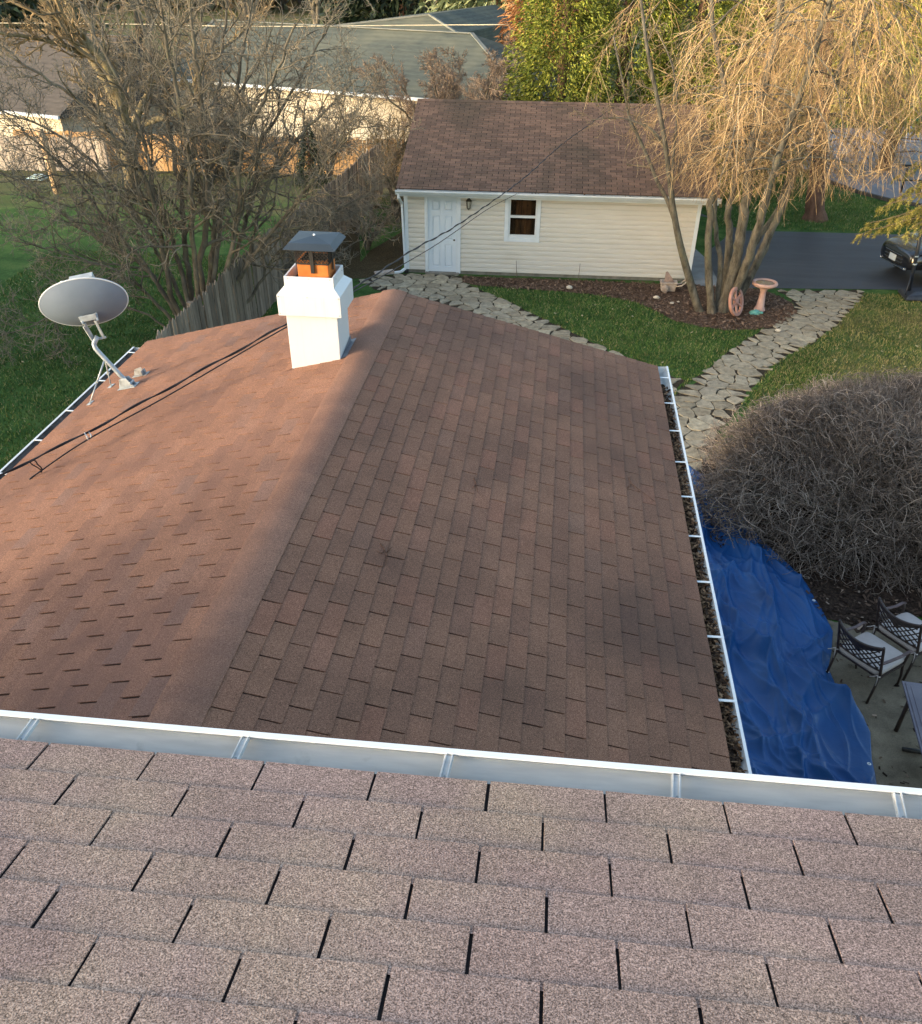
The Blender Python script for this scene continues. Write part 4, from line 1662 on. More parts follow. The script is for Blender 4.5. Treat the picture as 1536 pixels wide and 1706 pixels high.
right_edge = [(2.62, 14.35), (2.92, 14.0), (3.2, 13.2), (3.55, 12.4), (3.85, 11.7), (4.1, 11.0), (4.2, 10.4), (4.24, 9.9), (4.12, 9.45), (4.0, 9.1), (4.02, 8.8), (4.16, 8.5), (4.22, 8.2), (4.25, 7.95), (4.15, 7.5), (4.10, 7.1), (4.06, 6.4), (4.0, 5.9)]
NU, NV = 230, 420
U = np.linspace(0, 1, NU)
Y = np.linspace(14.35, 5.9, NV)
re_y = np.array([p[1] for p in right_edge])[::-1]
re_x = np.array([p[0] for p in right_edge])[::-1]
xr_ = np.interp(Y, re_y, re_x)
xl_ = np.interp(Y, [5.9, 12.0, 13.6, 14.35], [1.5, 1.7, 2.1, 2.56])
XX = xl_[:, None] + (xr_ - xl_)[:, None] * U[None, :]
YY = np.repeat(Y[:, None], NU, 1)
ZZ = np.full_like(XX, .045)
rt = np.random.default_rng(21)
for _ in range(14):
    kx, ky = rt.normal(0, 1.6), rt.normal(0, .9)
    ZZ += .016 * np.sin(kx * XX + ky * YY + rt.uniform(0, 6.28))
for i in range(130):
    # long creases running down the cloth, fanned from its narrow end
    y0 = rt.uniform(6.2, 13.4)
    f0 = rt.uniform(.05, .98)
    x0 = np.interp(y0, re_y, re_x) * f0 + (1 - f0) * 2.0
    long = rt.random() < .72
    ang = rt.normal(-.32, .30) if long else rt.uniform(-1.4, 1.4)   # angle from -y axis, towards +x
    dx, dy = -math.sin(ang), -math.cos(ang)
    ln = rt.uniform(.5, 2.0) if long else rt.uniform(.3, .8)
    big = rt.random() < .38
    amp = (rt.uniform(.08, .15) if big else rt.uniform(.015, .045)) * (1 if long else .8)
    wd = rt.uniform(.04, .075) if big else rt.uniform(.012, .035)
    bend = rt.normal(0, .22)
    sx, sy = XX - x0, YY - y0
    s_ = sx * dx + sy * dy
    t_ = sx * -dy + sy * dx - bend * s_ * np.abs(s_) / ln - .03 * np.sin(s_ * 5 + i)
    env = np.clip(1 - np.abs(s_ / ln - .0) ** 2, 0, 1)
    asym = np.where(t_ > 0, wd, wd * rt.uniform(1.3, 2.6))
    ZZ += amp * env * np.exp(-np.abs(t_ / asym) ** 1.12)
e = np.minimum(1, (1 - U)[None, :] / .05)
ZZ = .014 + (ZZ - .014) * (.25 + .75 * e)
ZZ = np.maximum(ZZ, .018)
m = MB()
vs = np.stack([XX, YY, ZZ], -1).reshape(-1, 3)
m.add(vs.tolist(), [(j * NU + i, (j + 1) * NU + i, (j + 1) * NU + i + 1, j * NU + i + 1) for j in range(NV - 1) for i in range(NU - 1)], 0, True)
TARP = tarp_mat()
tarp = obj('tarpaulin', m, TARP)
tag(tarp, 'crumpled blue tarpaulin spread on the ground between the right gutter and the patio chairs', 'tarp')
sol = tarp.modifiers.new('thickness', 'SOLIDIFY')
sol.thickness = .003
sol.offset = -1
for yy in (9.0, 7.42, 10.6, 12.2):
    j = int(np.argmin(np.abs(Y - yy)))
    i = NU - 5
    c = Vector(vs[j * NU + i])
    nx_ = Vector(vs[j * NU + i + 1]) - Vector(vs[j * NU + i - 1])
    ny_ = Vector(vs[(j - 1) * NU + i]) - Vector(vs[(j + 1) * NU + i])
    nn_ = nx_.cross(ny_).normalized()
    mm = MB()
    mm.lathe([(.010, .001), (.012, .004), (.020, .004), (.024, .0005)], (0, 0, 0), 16)
    mm.rot(Matrix.Translation(c) @ nn_.to_track_quat('Z', 'Y').to_matrix().to_4x4())
    obj('grommet', mm, LIPW, tarp)

# ------------------------------------------------------------------ patio chairs
IRON = simple('dark_bronze_iron', L(44, 36, 34), L(58, 46, 42), 14, .5, .4)
ARMM = simple('worn_arm_paint', L(92, 74, 72), L(70, 56, 54), 12, .5, .4)
CUSH = simple('cushion_cloth', L(190, 182, 178, .8), L(172, 164, 160, .8), 3, .9, .1, .15, 60, .003)


def make_chair(name, label):
    """local: y forward, x to the sitter's right, rear-right foot at the origin side"""
    c = thing(name, label, 'chair')
    W, D = .63, .60
    SH = .40
    def P(x, y, z):
        return Vector((x, y, z))
    bl, br = -W / 2, W / 2
    # legs
    for sx in (bl, br):
        m = MB()
        m.tube([P(sx * 1.0, -D * .52, 0), P(sx, -D * .46, .22), P(sx, -D * .42, .42)], [.017, .018, .019], 8)
        obj('leg', m, IRON, c)
    for sx in (bl, br):
        m = MB()
        m.tube([P(sx * 1.02, D * .50, 0), P(sx * 1.03, D * .48, .2), P(sx * 1.0, D * .40, .38), P(sx * 1.03, D * .42, .55), P(sx * 1.06, D * .38, .63)], [.017, .018, .02, .018, .018], 8)
        obj('leg', m, IRON, c)
    # seat frame
    m = MB()
    fr = [P(bl, -D * .42, SH), P(br, -D * .42, SH), P(br, D * .42, SH), P(bl, D * .42, SH)]
    for i in range(4):
        m.bar(fr[i], fr[(i + 1) % 4], .03, .03)
    obj('seat_frame', m, IRON, c)
    # cushion, with a soft rounded edge
    m = MB()
    N = 14
    prof = []
    for z, ins in ((SH + .012, .03), (SH + .02, .008), (SH + .055, 0.0), (SH + .088, .010), (SH + .10, .04)):
        ring = []
        for k in range(4 * N):
            a = 2 * PI * k / (4 * N)
            cx_, sx_ = math.cos(a), math.sin(a)
            pw = .22
            x = (W / 2 + .0 - ins) * (abs(cx_) ** pw) * (1 if cx_ > 0 else -1)
            y = (D / 2 + .0 - ins) * (abs(sx_) ** pw) * (1 if sx_ > 0 else -1) + .02
            ring.append((x, y, z))
        prof.append(ring)
    n = 4 * N
    vs = [p for r in prof for p in r] + [(0, .02, SH + .112), (0, .02, SH + .01)]
    fs = [(i * n + k, i * n + (k + 1) % n, (i + 1) * n + (k + 1) % n, (i + 1) * n + k) for i in range(len(prof) - 1) for k in range(n)]
    fs += [((len(prof) - 1) * n + k, (len(prof) - 1) * n + (k + 1) % n, len(vs) - 2) for k in range(n)]
    m.add(vs, fs, 0, True)
    cu = obj('cushion', m, CUSH, c)
    for sx in (bl, br):
        m = MB()
        q = P(sx, -D * .45, SH + .04)
        m.tube([q + P(-.02, -.03, .01), q + P(0, -.035, .02), q + P(.01, -.03, -.05), q + P(.015, -.035, -.13)], .0065, 6)
        m.tube([q + P(.02, -.03, .01), q + P(-.01, -.035, .02), q + P(-.05, -.04, -.02), q + P(-.09, -.045, -.05)], .0065, 6)
        m.tube([q + P(-.018, -.0, .0), q + P(0, -.036, .0), q + P(.018, 0, .0)], .009, 6)
        obj('cushion_tie', m, CUSH, cu)
    # back: posts, curved rails and a diagonal lattice, leaning back and hollowed
    def back(u, v):
        """u -1..1 across, v 0..1 up"""
        hollow = .075 * (1 - u * u)
        return P(u * W / 2, -D * .43 - .17 * v - hollow * (.25 + .75 * v) * .9, SH + .06 + (.50 - .06 * (1 - u * u) * v) * v)
    for u in (-1, 1):
        m = MB()
        m.tube([P(u * W / 2, -D * .42, SH)] + [back(u, v) for v in (0, .25, .5, .75, 1.0)] + [back(u, 1.04)], [.018] * 6 + [.014], 8)
        obj('back_post', m, IRON, c)
    m = MB()
    for v, r in ((1.0, .016), (.13, .013)):
        m.tube([back(-1 + 2 * i / 14, v) for i in range(15)], r, 8)
    # solid upper splat with arched lower edge
    hi = [back(-1 + 2 * i / 16, 1.0) for i in range(17)]
    lo = [back(-1 + 2 * i / 16, .70 + .26 * abs(-1 + 2 * i / 16) ** 1.6) for i in range(17)]
    m.add(hi + lo, [(i, i + 1, 17 + i + 1, 17 + i) for i in range(16)], 0, True)
    m.add([p + P(0, -.008, 0) for p in hi + lo], [(17 + i, 17 + i + 1, i + 1, i) for i in range(16)], 0, True)
    # pendant boss
    cc = [back(.16 * math.cos(2 * PI * k / 16), .62 + .13 * math.sin(2 * PI * k / 16)) for k in range(16)]
    m.add(cc + [p + P(0, -.008, 0) for p in cc], [tuple(range(16)), tuple(range(31, 15, -1))] + [(k, 16 + k, 16 + (k + 1) % 16, (k + 1) % 16) for k in range(16)])
    obj('back_rail', m, IRON, c)
    m = MB()
    nn = 6
    for i in range(-nn, nn + 1):
        for sg in (1, -1):
            pts = []
            for t in [q / 8 for q in range(9)]:
                u = (i / nn * 2 + (t - .5) * 1.0 * 1.2) * sg
                if -1 <= u <= 1:
                    pts.append(back(u, .13 + .80 * t))
            if len(pts) > 1:
                for p, q in zip(pts[:-1], pts[1:]):
                    m.bar(p, q, .012, .016)
    obj('back_lattice', m, IRON, c)
    # arms
    for sx, s in ((bl, -1), (br, 1)):
        m = MB()
        a0 = back(s, .42)
        pts = [a0, a0 + P(s * .03, .12, .015), P(sx * 1.08, D * .10, .635), P(sx * 1.08, D * .34, .64), P(sx * 1.08, D * .44, .62)]
        for p, q in zip(pts[:-1], pts[1:]):
            m.bar(p, q + (q - p).normalized() * .01, .042, .016)
        obj('arm', m, ARMM, c, bevel=.004)
    return c


fw = Vector((.49, .40)).normalized()
rz = math.atan2(fw.y, fw.x) - PI / 2
ch = make_chair('patio_chair', 'bronze lattice-back patio chair with pale cushion, nearest the blue tarp')
ctr = Vector((4.33, 8.51, 0)) + Vector((fw.x, fw.y, 0)) * .31 + Vector((-fw.y, fw.x, 0)) * .29
ch.location = (ctr.x, ctr.y, .010)
ch.rotation_euler.z = rz
ch['group'] = 'patio chairs'
c2 = copy_tree(ch)
c2.location = (ctr.x + .62, ctr.y + .50, .010)
c2.rotation_euler.z = rz - .06
c2['label'] = 'lattice-back patio chair second from the tarp, partly cut off by the right edge'
c3 = copy_tree(ch)
c3.location = (ctr.x + 1.42, ctr.y + .86, .010)
c3.rotation_euler.z = rz - 1.2
c3['label'] = 'patio chair almost out of the picture at the right edge, only an arm showing'

# table corner
TOP = simple('table_slate', L(74, 68, 78), L(88, 82, 90), 3, .35, .4, .05, 40)
t0 = atz(1503, 1133, .72)
t1 = atz(1536, 1252, .72)
ex = Vector((1, -.02, 0)).normalized()
ey = Vector((t1.x - t0.x, t1.y - t0.y, 0)).normalized()
tb = thing('patio_table', 'dark slate-coloured patio table with moulded edge at the right picture edge', 'table', (t0.x + .6, t0.y - .8, .010))
o = Vector((t0.x, t0.y, .72))
exx = Vector((-ey.y, ey.x, 0))
if exx.x < 0:
    exx = -exx
m = MB()
m.obox(o + ey * 1.9 - Vector((0, 0, .03)), exx * 1.1, ey * -1.9, Vector((0, 0, .02)))
m.obox(o + ey * 1.87 + exx * .03 - Vector((0, 0, .0099)), exx * 1.04, ey * -1.84, Vector((0, 0, .007)))
m.obox(o + ey * 1.82 + exx * .08 - Vector((0, 0, .0028)), exx * .94, ey * -1.74, Vector((0, 0, .005)))
obj('tabletop', m, TOP, tb, bevel=.004)
for u, v in ((.12, .12), (.98, .12), (.12, 1.78), (.98, 1.78)):
    m = MB()
    p = o + exx * u + ey * v
    m.tube([Vector((p.x, p.y, .69)), Vector((p.x, p.y, .3)), Vector((p.x, p.y, .012))], [.03, .024, .028], 10)
    obj('leg', m, IRON, tb)
fp = atz(1518, 1250, .03)
m = MB()
m.tube([fp - exx * .10 , fp, fp + exx * .25], [.025, .028, .024], 8)
tag(obj('furniture_foot', m, BLK), 'black curved furniture foot on the patio beneath the table edge', 'furniture foot')

# ------------------------------------------------------------------ garden ornaments
TERRA = simple('pale_terracotta', L(206, 160, 144, .8), L(186, 138, 122, .8), 6, .85, .15, .25, 40, .004)
PINKC = simple('pink_cast_stone', L(214, 178, 164, .82), L(200, 160, 146, .82), 5, .85, .15, .2, 40, .004)
bp = Vector((5.36, 23.2, .016))
bb = thing('bird_bath', 'pink cast-stone bird bath standing on the mulch right of the trunks', 'bird bath', tuple(bp))
m = MB()
m.lathe([(.0001, 0), (.145, 0), (.15, .02), (.135, .05), (.105, .12), (.085, .30), (.075, .46), (.085, .52), (.12, .56), (.12, .575), (.0001, .575)], bp, 28)
obj('pedestal', m, PINKC, bb)
m = MB()
m.lathe([(.10, .575), (.20, .60), (.27, .635), (.315, .665), (.325, .70), (.31, .728), (.275, .735), (.25, .715), (.22, .690), (.12, .672), (.0001, .668)], bp, 40)
bowl = obj('bowl', m, PINKC, bb)
m = MB()
m.lathe([(.2352, .704), (.0001, .704)], bp, 36)
obj('water', m, simple('brown_water', L(120, 86, 58), L(96, 70, 48), 4, .15, .5), bowl)
# wheel leaning on the trunks
wh = thing('wagon_wheel', 'pinkish wooden wagon wheel leaning against the grey trunks', 'wheel', (4.64, 22.72, .016))
Mw = Matrix.Translation((4.64, 22.72, .37)) @ Matrix.Rotation(math.radians(-8), 4, 'Y') @ Matrix.Rotation(math.radians(58), 4, 'Z') @ Matrix.Rotation(math.radians(90 - 12), 4, 'X')
m = MB()
R_ = .355
pr = [(R_, -.035), (R_, .035), (R_ - .07, .035), (R_ - .07, -.035), (R_, -.035)]
m.lathe(pr, (0, 0, 0), 36)
for f in range(len(m.sm)):
    m.sm[f] = False
m.rot(Mw)
obj('rim', m, TERRA, wh, bevel=.006)
m = MB()
for k in range(6):
    a = k * PI / 3 + .3
    m.bar(Vector((.06 * math.cos(a), .06 * math.sin(a), 0)), Vector((.29 * math.cos(a), .29 * math.sin(a), 0)), .05, .045)
m.rot(Mw)
obj('spokes', m, TERRA, wh, bevel=.005)
m = MB()
m.lathe([(.0001, -.06), (.05, -.06), (.075, -.035), (.075, .035), (.05, .06), (.0001, .06)], (0, 0, 0), 20)
m.rot(Mw)
obj('hub', m, TERRA, wh)
# teal ornament
m = MB()
r = random.Random(3)
tp = Vector((5.20, 22.93, .016))
N1, N2 = 18, 9
for j in range(N2 + 1):
    ph = PI / 2 * j / N2
    for k in range(N1):
        a = 2 * PI * k / N1
        rr_ = math.cos(ph) * (1 + .10 * math.sin(3 * a + 1) + .06 * math.sin(7 * a) + r.gauss(0, .02))
        m.v.append((tp.x + .14 * rr_ * math.cos(a), tp.y + .10 * rr_ * math.sin(a), tp.z + .10 * math.sin(ph) * (1 + .12 * math.sin(2 * a))))
for j in range(N2):
    for k in range(N1):
        m.f.append((j * N1 + k, j * N1 + (k + 1) % N1, (j + 1) * N1 + (k + 1) % N1, (j + 1) * N1 + k))
        m.m.append(0)
        m.sm.append(True)
m.tube([tp + Vector((.11, -.03, .04)), tp + Vector((.17, -.05, .05)), tp + Vector((.20, -.06, .045))], [.04, .034, .016], 8)
for sx, sy in ((.08, -.09), (-.09, -.08), (.07, .07), (-.08, .07)):
    m.tube([tp + Vector((sx * .7, sy * .7, .03)), tp + Vector((sx * 1.25, sy * 1.2, .01))], [.03, .02], 7)
TEAL = simple('verdigris', L(120, 186, 174, .8), L(92, 154, 146, .8), 9, .7, .2, .3, 40, .01)
tag(obj('garden_turtle', m, TEAL), 'small teal animal ornament on the mulch in front of the bird bath', 'garden ornament')
# little cart planter
CASTW = simple('weathered_cast', L(206, 192, 178, .85), L(170, 154, 140, .85), 9, .9, .1, .4, 40, .006)
pp_ = Vector((3.12, 24.42, .016))
pl_ = thing('cart_planter', 'small weathered white cart planter on the mulch by the garage corner', 'planter', tuple(pp_), 0)
m = MB()
q = pp_ + Vector((-.22, -.13, .03))
lv = [[(.03, .03, 0), (.39, .03, 0), (.39, .23, 0), (.03, .23, 0)], [(0, 0, .2), (.42, 0, .2), (.42, .26, .2), (0, .26, .2)], [(-.02, -.02, .2), (.44, -.02, .2), (.44, .28, .2), (-.02, .28, .2)],
      [(-.02, -.02, .24), (.44, -.02, .24), (.44, .28, .24), (-.02, .28, .24)], [(.03, .03, .24), (.39, .03, .24), (.39, .23, .24), (.03, .23, .24)], [(.04, .04, .12), (.38, .04, .12), (.38, .22, .12), (.04, .22, .12)]]
m.add([tuple(q + Vector(p)) for l in lv for p in l], [(4 * i + k, 4 * i + (k + 1) % 4, 4 * i + 4 + (k + 1) % 4, 4 * i + 4 + k) for i in range(5) for k in range(4)] + [(20, 21, 22, 23), (3, 2, 1, 0)])
obj('planter_box', m, CASTW, pl_, bevel=.008)
for x_ in (.12,):
    for y_ in (-.03, .27):
        m = MB()
        m.lathe([(.0001, -.015), (.03, -.02), (.03, -.012), (.075, -.012), (.08, -.02), (.10, -.02), (.10, .02), (.0001, .02)], (0, 0, 0), 24)
        m.rot(Matrix.Translation(q + Vector((x_, y_, .08))) @ Matrix.Rotation(PI / 2, 4, 'X'))
        obj('planter_wheel', m, CASTW, pl_)
for y_ in (.02, .24):
    m = MB()
    m.tube([q + Vector((.40, y_, .14)), q + Vector((.55, y_, .16)), q + Vector((.66, y_, .27)), q + Vector((.69, y_, .36))], [.02, .022, .024, .016], 8)
    obj('planter_handle', m, CASTW, pl_)
m = MB()
m.add([tuple(q + Vector(p)) for p in ((.10, .2, .2), (.36, .12, .22), (.30, .16, .30), (.16, .24, .46), (.11, .26, .44))], [(0, 1, 2, 3, 4)])
m.add([tuple(q + Vector(p) + Vector((0, .02, 0))) for p in ((.10, .2, .2), (.36, .12, .22), (.30, .16, .30), (.16, .24, .46), (.11, .26, .44))], [(4, 3, 2, 1, 0)])
tag(obj('broken_slate', m, simple('slate_shard', L(150, 130, 118), L(120, 104, 96), 9, .8, .2)), 'pointed brown shard standing in the cart planter', 'shard')
m = MB()
for x_ in (3.02, 3.36):
    m.tube([q + Vector((.44, .1, .03)), q + Vector((.47, .1, .05))], .03, 8)
# pale stones on the bed
STO = simple('pale_stone', L(222, 212, 194, .85), L(196, 182, 160, .85), 9, .85, .2, .3, 30)
for (x, y, s, lb) in ((2.76, 23.7, .085, 'largest pale stone on the mulch below the cart planter'), (3.14, 23.35, .055, 'small white stone on the mulch left of the thin leaning trunk'), (.45, 24.2, .09, 'flat pale stone at the mulch edge below the garage wall'),
                      (3.32, 23.5, .035, 'tiny white pebble beside the thin leaning trunk'), (5.55, 21.65, .07, 'pale stone chip where the mulch meets the flagstone path')):
    m = MB()
    r = random.Random(int(x * 100))
    N1, N2 = 12, 6
    o_ = len(m.v)
    for j in range(N2 + 1):
        ph = -PI / 2 + PI * j / N2
        for k in range(N1):
            a = 2 * PI * k / N1
            rr_ = 1 + r.gauss(0, .09)
            m.v.append((x + s * rr_ * math.cos(ph) * math.cos(a), y + s * .8 * rr_ * math.cos(ph) * math.sin(a), .03 + s * .5 * (1 + math.sin(ph)) * rr_))
    for j in range(N2):
        for k in range(N1):
            m.f.append((j * N1 + k, j * N1 + (k + 1) % N1, (j + 1) * N1 + (k + 1) % N1, (j + 1) * N1 + k))
            m.m.append(0)
            m.sm.append(False)
    tag(obj('stone', m, STO), lb, 'stone')
# thin stakes in the bed
RODM = simple('grey_stake', L(120, 112, 100), L(96, 88, 80), 20, .7, .2)
for a, h, lb in ((3.15, .46, 'left one of two thin stakes in the bed, below the garage window'), (4.88, .44, 'right one of two thin stakes in the bed by the garage wall')):
    p = gpt(a, -.16, .0)
    m = MB()
    m.tube([p, p + Vector((-.04 if a < 4 else .01, .02, h))], [.010, .008], 6)
    tag(obj('garden_stake', m, RODM), lb, 'stake')
# splash block
m = MB()
sp = gpt(-.85, -.42, .03)
dv = (gpt(-.35, -.2, .03) - sp)
sd = Vector((-dv.y, dv.x, 0)).normalized() * .14
m.add([sp - sd, sp + sd, sp + dv + sd * .7, sp + dv - sd * .7, sp - sd + Vector((0, 0, .05)), sp + sd + Vector((0, 0, .05)), sp + dv + sd * .7 + Vector((0, 0, .08)), sp + dv - sd * .7 + Vector((0, 0, .08))],
      [(3, 2, 1, 0), (4, 5, 6, 7), (0, 1, 5, 4), (1, 2, 6, 5), (2, 3, 7, 6), (3, 0, 4, 7)])
tag(obj('splash_block', m, CASTW, bevel=.01), 'pale concrete splash block under the garage downspout', 'splash block')

# ------------------------------------------------------------------ parked car
PAINT = simple('black_car_paint', L(20, 21, 25), L(26, 27, 31), 3, .18, .6)
PAINT.node_tree.nodes['Principled BSDF'].inputs['Coat Weight'].default_value = 1.0
CGLASS = simple('car_glass', L(30, 34, 40), L(38, 42, 48), 3, .06, .6)
CHROME = simple('chrome', L(200, 204, 208), L(180, 184, 190), 6, .15, .5, metal=1.0)
RUBBER = simple('tyre_rubber', L(22, 22, 22), L(30, 30, 30), 20, .9, .2)
LAMPM = simple('headlight_lens', L(196, 200, 206), L(150, 156, 164), 14, .1, .6)
cfr = Vector((9.46, 26.5, .0))            # front centre on the drive
hd = Vector((-.965, -.26, 0)).normalized()  # heading
car = thing('parked_car', 'black car parked on the driveway under the yellow conifer branches', 'car', (cfr.x - hd.x * 2.3, cfr.y - hd.y * 2.3, .012), math.atan2(hd.y, hd.x))
# local: x forward, front at x=2.3
secs = [(-2.3, [(.62, .45), (.78, .75), (.80, .95), (.55, 1.05)]), (-2.15, [(.80, .35), (.90, .70), (.88, 1.0), (.66, 1.42)]), (-1.3, [(.88, .28), (.95, .68), (.92, 1.0), (.68, 1.60)]), (-.3, [(.88, .26), (.95, .68), (.92, 1.02), (.70, 1.65)]),
        (.45, [(.88, .26), (.95, .68), (.92, 1.02), (.66, 1.55)]), (1.0, [(.88, .27), (.95, .68), (.92, 1.02), (.74, 1.10)]), (1.5, [(.88, .28), (.95, .68), (.90, .96), (.72, 1.02)]), (1.95, [(.86, .30), (.93, .62), (.87, .88), (.68, .95)]), (2.2, [(.78, .32), (.86, .58), (.78, .80), (.60, .86)]), (2.3, [(.62, .36), (.68, .55), (.62, .74), (.48, .80)])]
m = MB()
rings = []
for x, pr in secs:
    ring = [(x, -y, z) for y, z in pr] + [(x, 0, pr[-1][1] + .03)] + [(x, y, z) for y, z in reversed(pr)]
    rings.append(ring)
k = len(rings[0])
m.add([p for r in rings for p in r], [(i * k + j, (i + 1) * k + j, (i + 1) * k + (j + 1) % k, i * k + (j + 1) % k) for i in range(len(rings) - 1) for j in range(k)] + [tuple(range(k)), tuple(range((len(rings) - 1) * k, len(rings) * k))[::-1]], 0, True)
body = obj('body', m, PAINT, car, local=True)
sd_ = body.modifiers.new('subsurf', 'SUBSURF')
sd_.levels = sd_.render_levels = 2
m = MB()
m.add([(.50, -.60, 1.50), (.50, .60, 1.50), (1.02, .70, 1.12), (1.02, -.70, 1.12), (.52, -.60, 1.52), (.52, .60, 1.52), (1.04, .70, 1.14), (1.04, -.70, 1.14)], [(4, 5, 6, 7), (3, 2, 1, 0), (0, 1, 5, 4), (1, 2, 6, 5), (2, 3, 7, 6), (3, 0, 4, 7)])
obj('windscreen', m, CGLASS, car, local=True)
for sy in (-1, 1):
    m = MB()
    m.add([(.3, sy * .80, 1.42), (-1.5, sy * .80, 1.42), (-1.7, sy * .935, 1.08), (.85, sy * .935, 1.08), (.3, sy * .77, 1.42), (-1.5, sy * .77, 1.42), (-1.7, sy * .88, 1.08), (.85, sy * .88, 1.08)], [(0, 1, 2, 3), (7, 6, 5, 4), (0, 4, 5, 1), (1, 5, 6, 2), (2, 6, 7, 3), (3, 7, 4, 0)])
    obj('side_window', m, CGLASS, car, local=True)
    m = MB()
    A = [(2.235, sy * .38, .80), (2.255, sy * .42, .70), (2.10, sy * .80, .72), (1.92, sy * .86, .82), (2.02, sy * .74, .87)]
    m.add(A + [(p[0] - .12, p[1] * .9, p[2]) for p in A], [(0, 1, 2, 3, 4), (9, 8, 7, 6, 5)] + [(i, 5 + i, 5 + (i + 1) % 5, (i + 1) % 5) for i in range(5)])
    obj('headlight', m, LAMPM, car, bevel=.008, local=True)
    m = MB()
    m.lathe([(.0001, .0), (.05, .0), (.055, .012)], (0, 0, 0), 16)
    m.rot(Matrix.Translation((2.245, sy * .60, .42)) @ Matrix.Rotation(PI / 2, 4, 'Y'))
    obj('fog_light', m, CHROME, car, local=True)
m = MB()
m.box((2.18, -.40, .46), (2.305, .40, .68))
gr_ = obj('grille', m, BLK, car, bevel=.02, local=True)
m = MB()
for z in (.695, .60, .52):
    m.box((2.20, -.42, z), (2.318, .42, z + .018))
obj('grille_bar', m, CHROME, gr_, bevel=.004, local=True)
m = MB()
m.box((2.20, -.62, .38), (2.29, .62, .40))
obj('bumper_trim', m, CHROME, car, bevel=.006, local=True)
m = MB()
m.box((2.31, -.16, .50), (2.325, .16, .66))
obj('licence_plate', m, simple('plate_white', L(206, 216, 220), L(196, 206, 212), 4, .4, .4), car, bevel=.004, local=True)
for x in (1.42, -1.45):
    for sy in (-1, 1):
        m = MB()
        m.lathe([(.20, -.11), (.30, -.11), (.335, -.08), (.34, 0), (.335, .08), (.30, .11), (.20, .11)], (0, 0, 0), 28)
        m.rot(Matrix.Translation((x, sy * .84, .34)) @ Matrix.Rotation(PI / 2, 4, 'X'))
        tw_ = obj('tyre', m, RUBBER, car, local=True)
        m = MB()
        m.lathe([(.205, -.10), (.19, .06), (.05, .09), (.0001, .09)], (0, 0, 0), 20)
        for q in range(5):
            a = q * 2 * PI / 5
            m.bar(Vector((.04 * math.cos(a), .04 * math.sin(a), .10)), Vector((.2 * math.cos(a), .2 * math.sin(a), .095)), .05, .02)
        m.rot(Matrix.Translation((x, sy * .85, .34)) @ Matrix.Rotation(PI / 2 * (1 if sy < 0 else -1), 4, 'X'))
        obj('rim', m, CHROME, tw_, local=True)
for sy in (-1, 1):
    m = MB()
    m.box((.62, sy * .93 - .06, 1.02), (.80, sy * .93 + .10 * sy + .06, 1.16))
    obj('mirror', m, PAINT, car, bevel=.03, local=True)

# ------------------------------------------------------------------ black portable pole base on the lawn edge
PLAST = simple('black_plastic', L(30, 34, 42), L(42, 46, 54), 6, .4, .45)
hb = Vector((9.75, 24.85, .03))
hp = thing('pole_stand', 'black plastic base carrying a leaning black pole at the driveway edge', 'pole stand', tuple(hb))
m = MB()
A = [(-.38, -.42, 0), (.95, -.42, 0), (.95, .38, 0), (-.38, .38, 0)]
B = [(-.34, -.38, .10), (.95, -.38, .16), (.95, .34, .16), (-.34, .34, .10)]
C = [(-.10, -.2, .17), (.9, -.28, .24), (.9, .22, .24), (-.10, .16, .17)]
m.add([tuple(hb + Vector(p)) for p in A + B + C], [(i, (i + 1) % 4, 4 + (i + 1) % 4, 4 + i) for i in range(4)] + [(4 + i, 4 + (i + 1) % 4, 8 + (i + 1) % 4, 8 + i) for i in range(4)] + [(8, 9, 10, 11), (3, 2, 1, 0)])
obj('base_tank', m, PLAST, hp, bevel=.03)
m = MB()
m.tube([at(1514, 486, 24.9), at(1527, 425, 24.9), at(1541, 355, 24.9)], .05, 12)
po = obj('pole', m, PLAST, hp)
m = MB()
for px_, py_ in ((1527, 427), (1524, 440)):
    c = at(px_, py_, 24.9)
    m.tube([c - Vector((0, 0, .02)), c + Vector((0, 0, .02))], .056, 12)
obj('pole_band', m, GALV, po)
m = MB()
m.tube([at(1508, 492, 24.6), at(1519, 455, 24.88)], .016, 8)
obj('brace', m, PLAST, hp)
# dark railing at the street edge
m = MB()
ra = thing('metal_railing', 'short black metal railing at the street edge behind the conifer', 'railing', (13.0, 37.6, terr(37.6)))
for px_, b_, t_ in ((1500, 322, 276), (1531, 322, 276)):
    mm = MB()
    p0_ = atz(px_, b_, terr(37))
    p1_ = at(px_ + 4, t_, p0_.y)
    mm.tube([p0_, Vector((p0_.x, p0_.y, p1_.z))], .045, 8)
    obj('post', mm, BLK, ra)
p0_, p1_ = at(1503, 276, 37.4), at(1560, 277, 37.8)
mm = MB()
mm.bar(p0_, p1_, .05, .08)
mm.bar(p0_ - Vector((0, 0, .5)), p1_ - Vector((0, 0, .5)), .04, .05)
obj('rail', mm, BLK, ra)

# ------------------------------------------------------------------ neighbours and fences
def fence_mat(name, tones, streak):
    m, n, b = new_mat(name, .85, .12)
    c = ramp(n, island(n), tones)
    c = mix(n, .75, c, ramp(n, noise(n, coord(n, (9, 9, 1.0)), 3.0, 5, .7), [(.3, g(streak[0])), (.7, g(streak[1]))]), 'OVERLAY')
    n.links.new(c, b.inputs['Base Color'])
    bump(n, b, noise(n, coord(n, (30, 30, 2)), 4, 3), .4, .006)
    return m


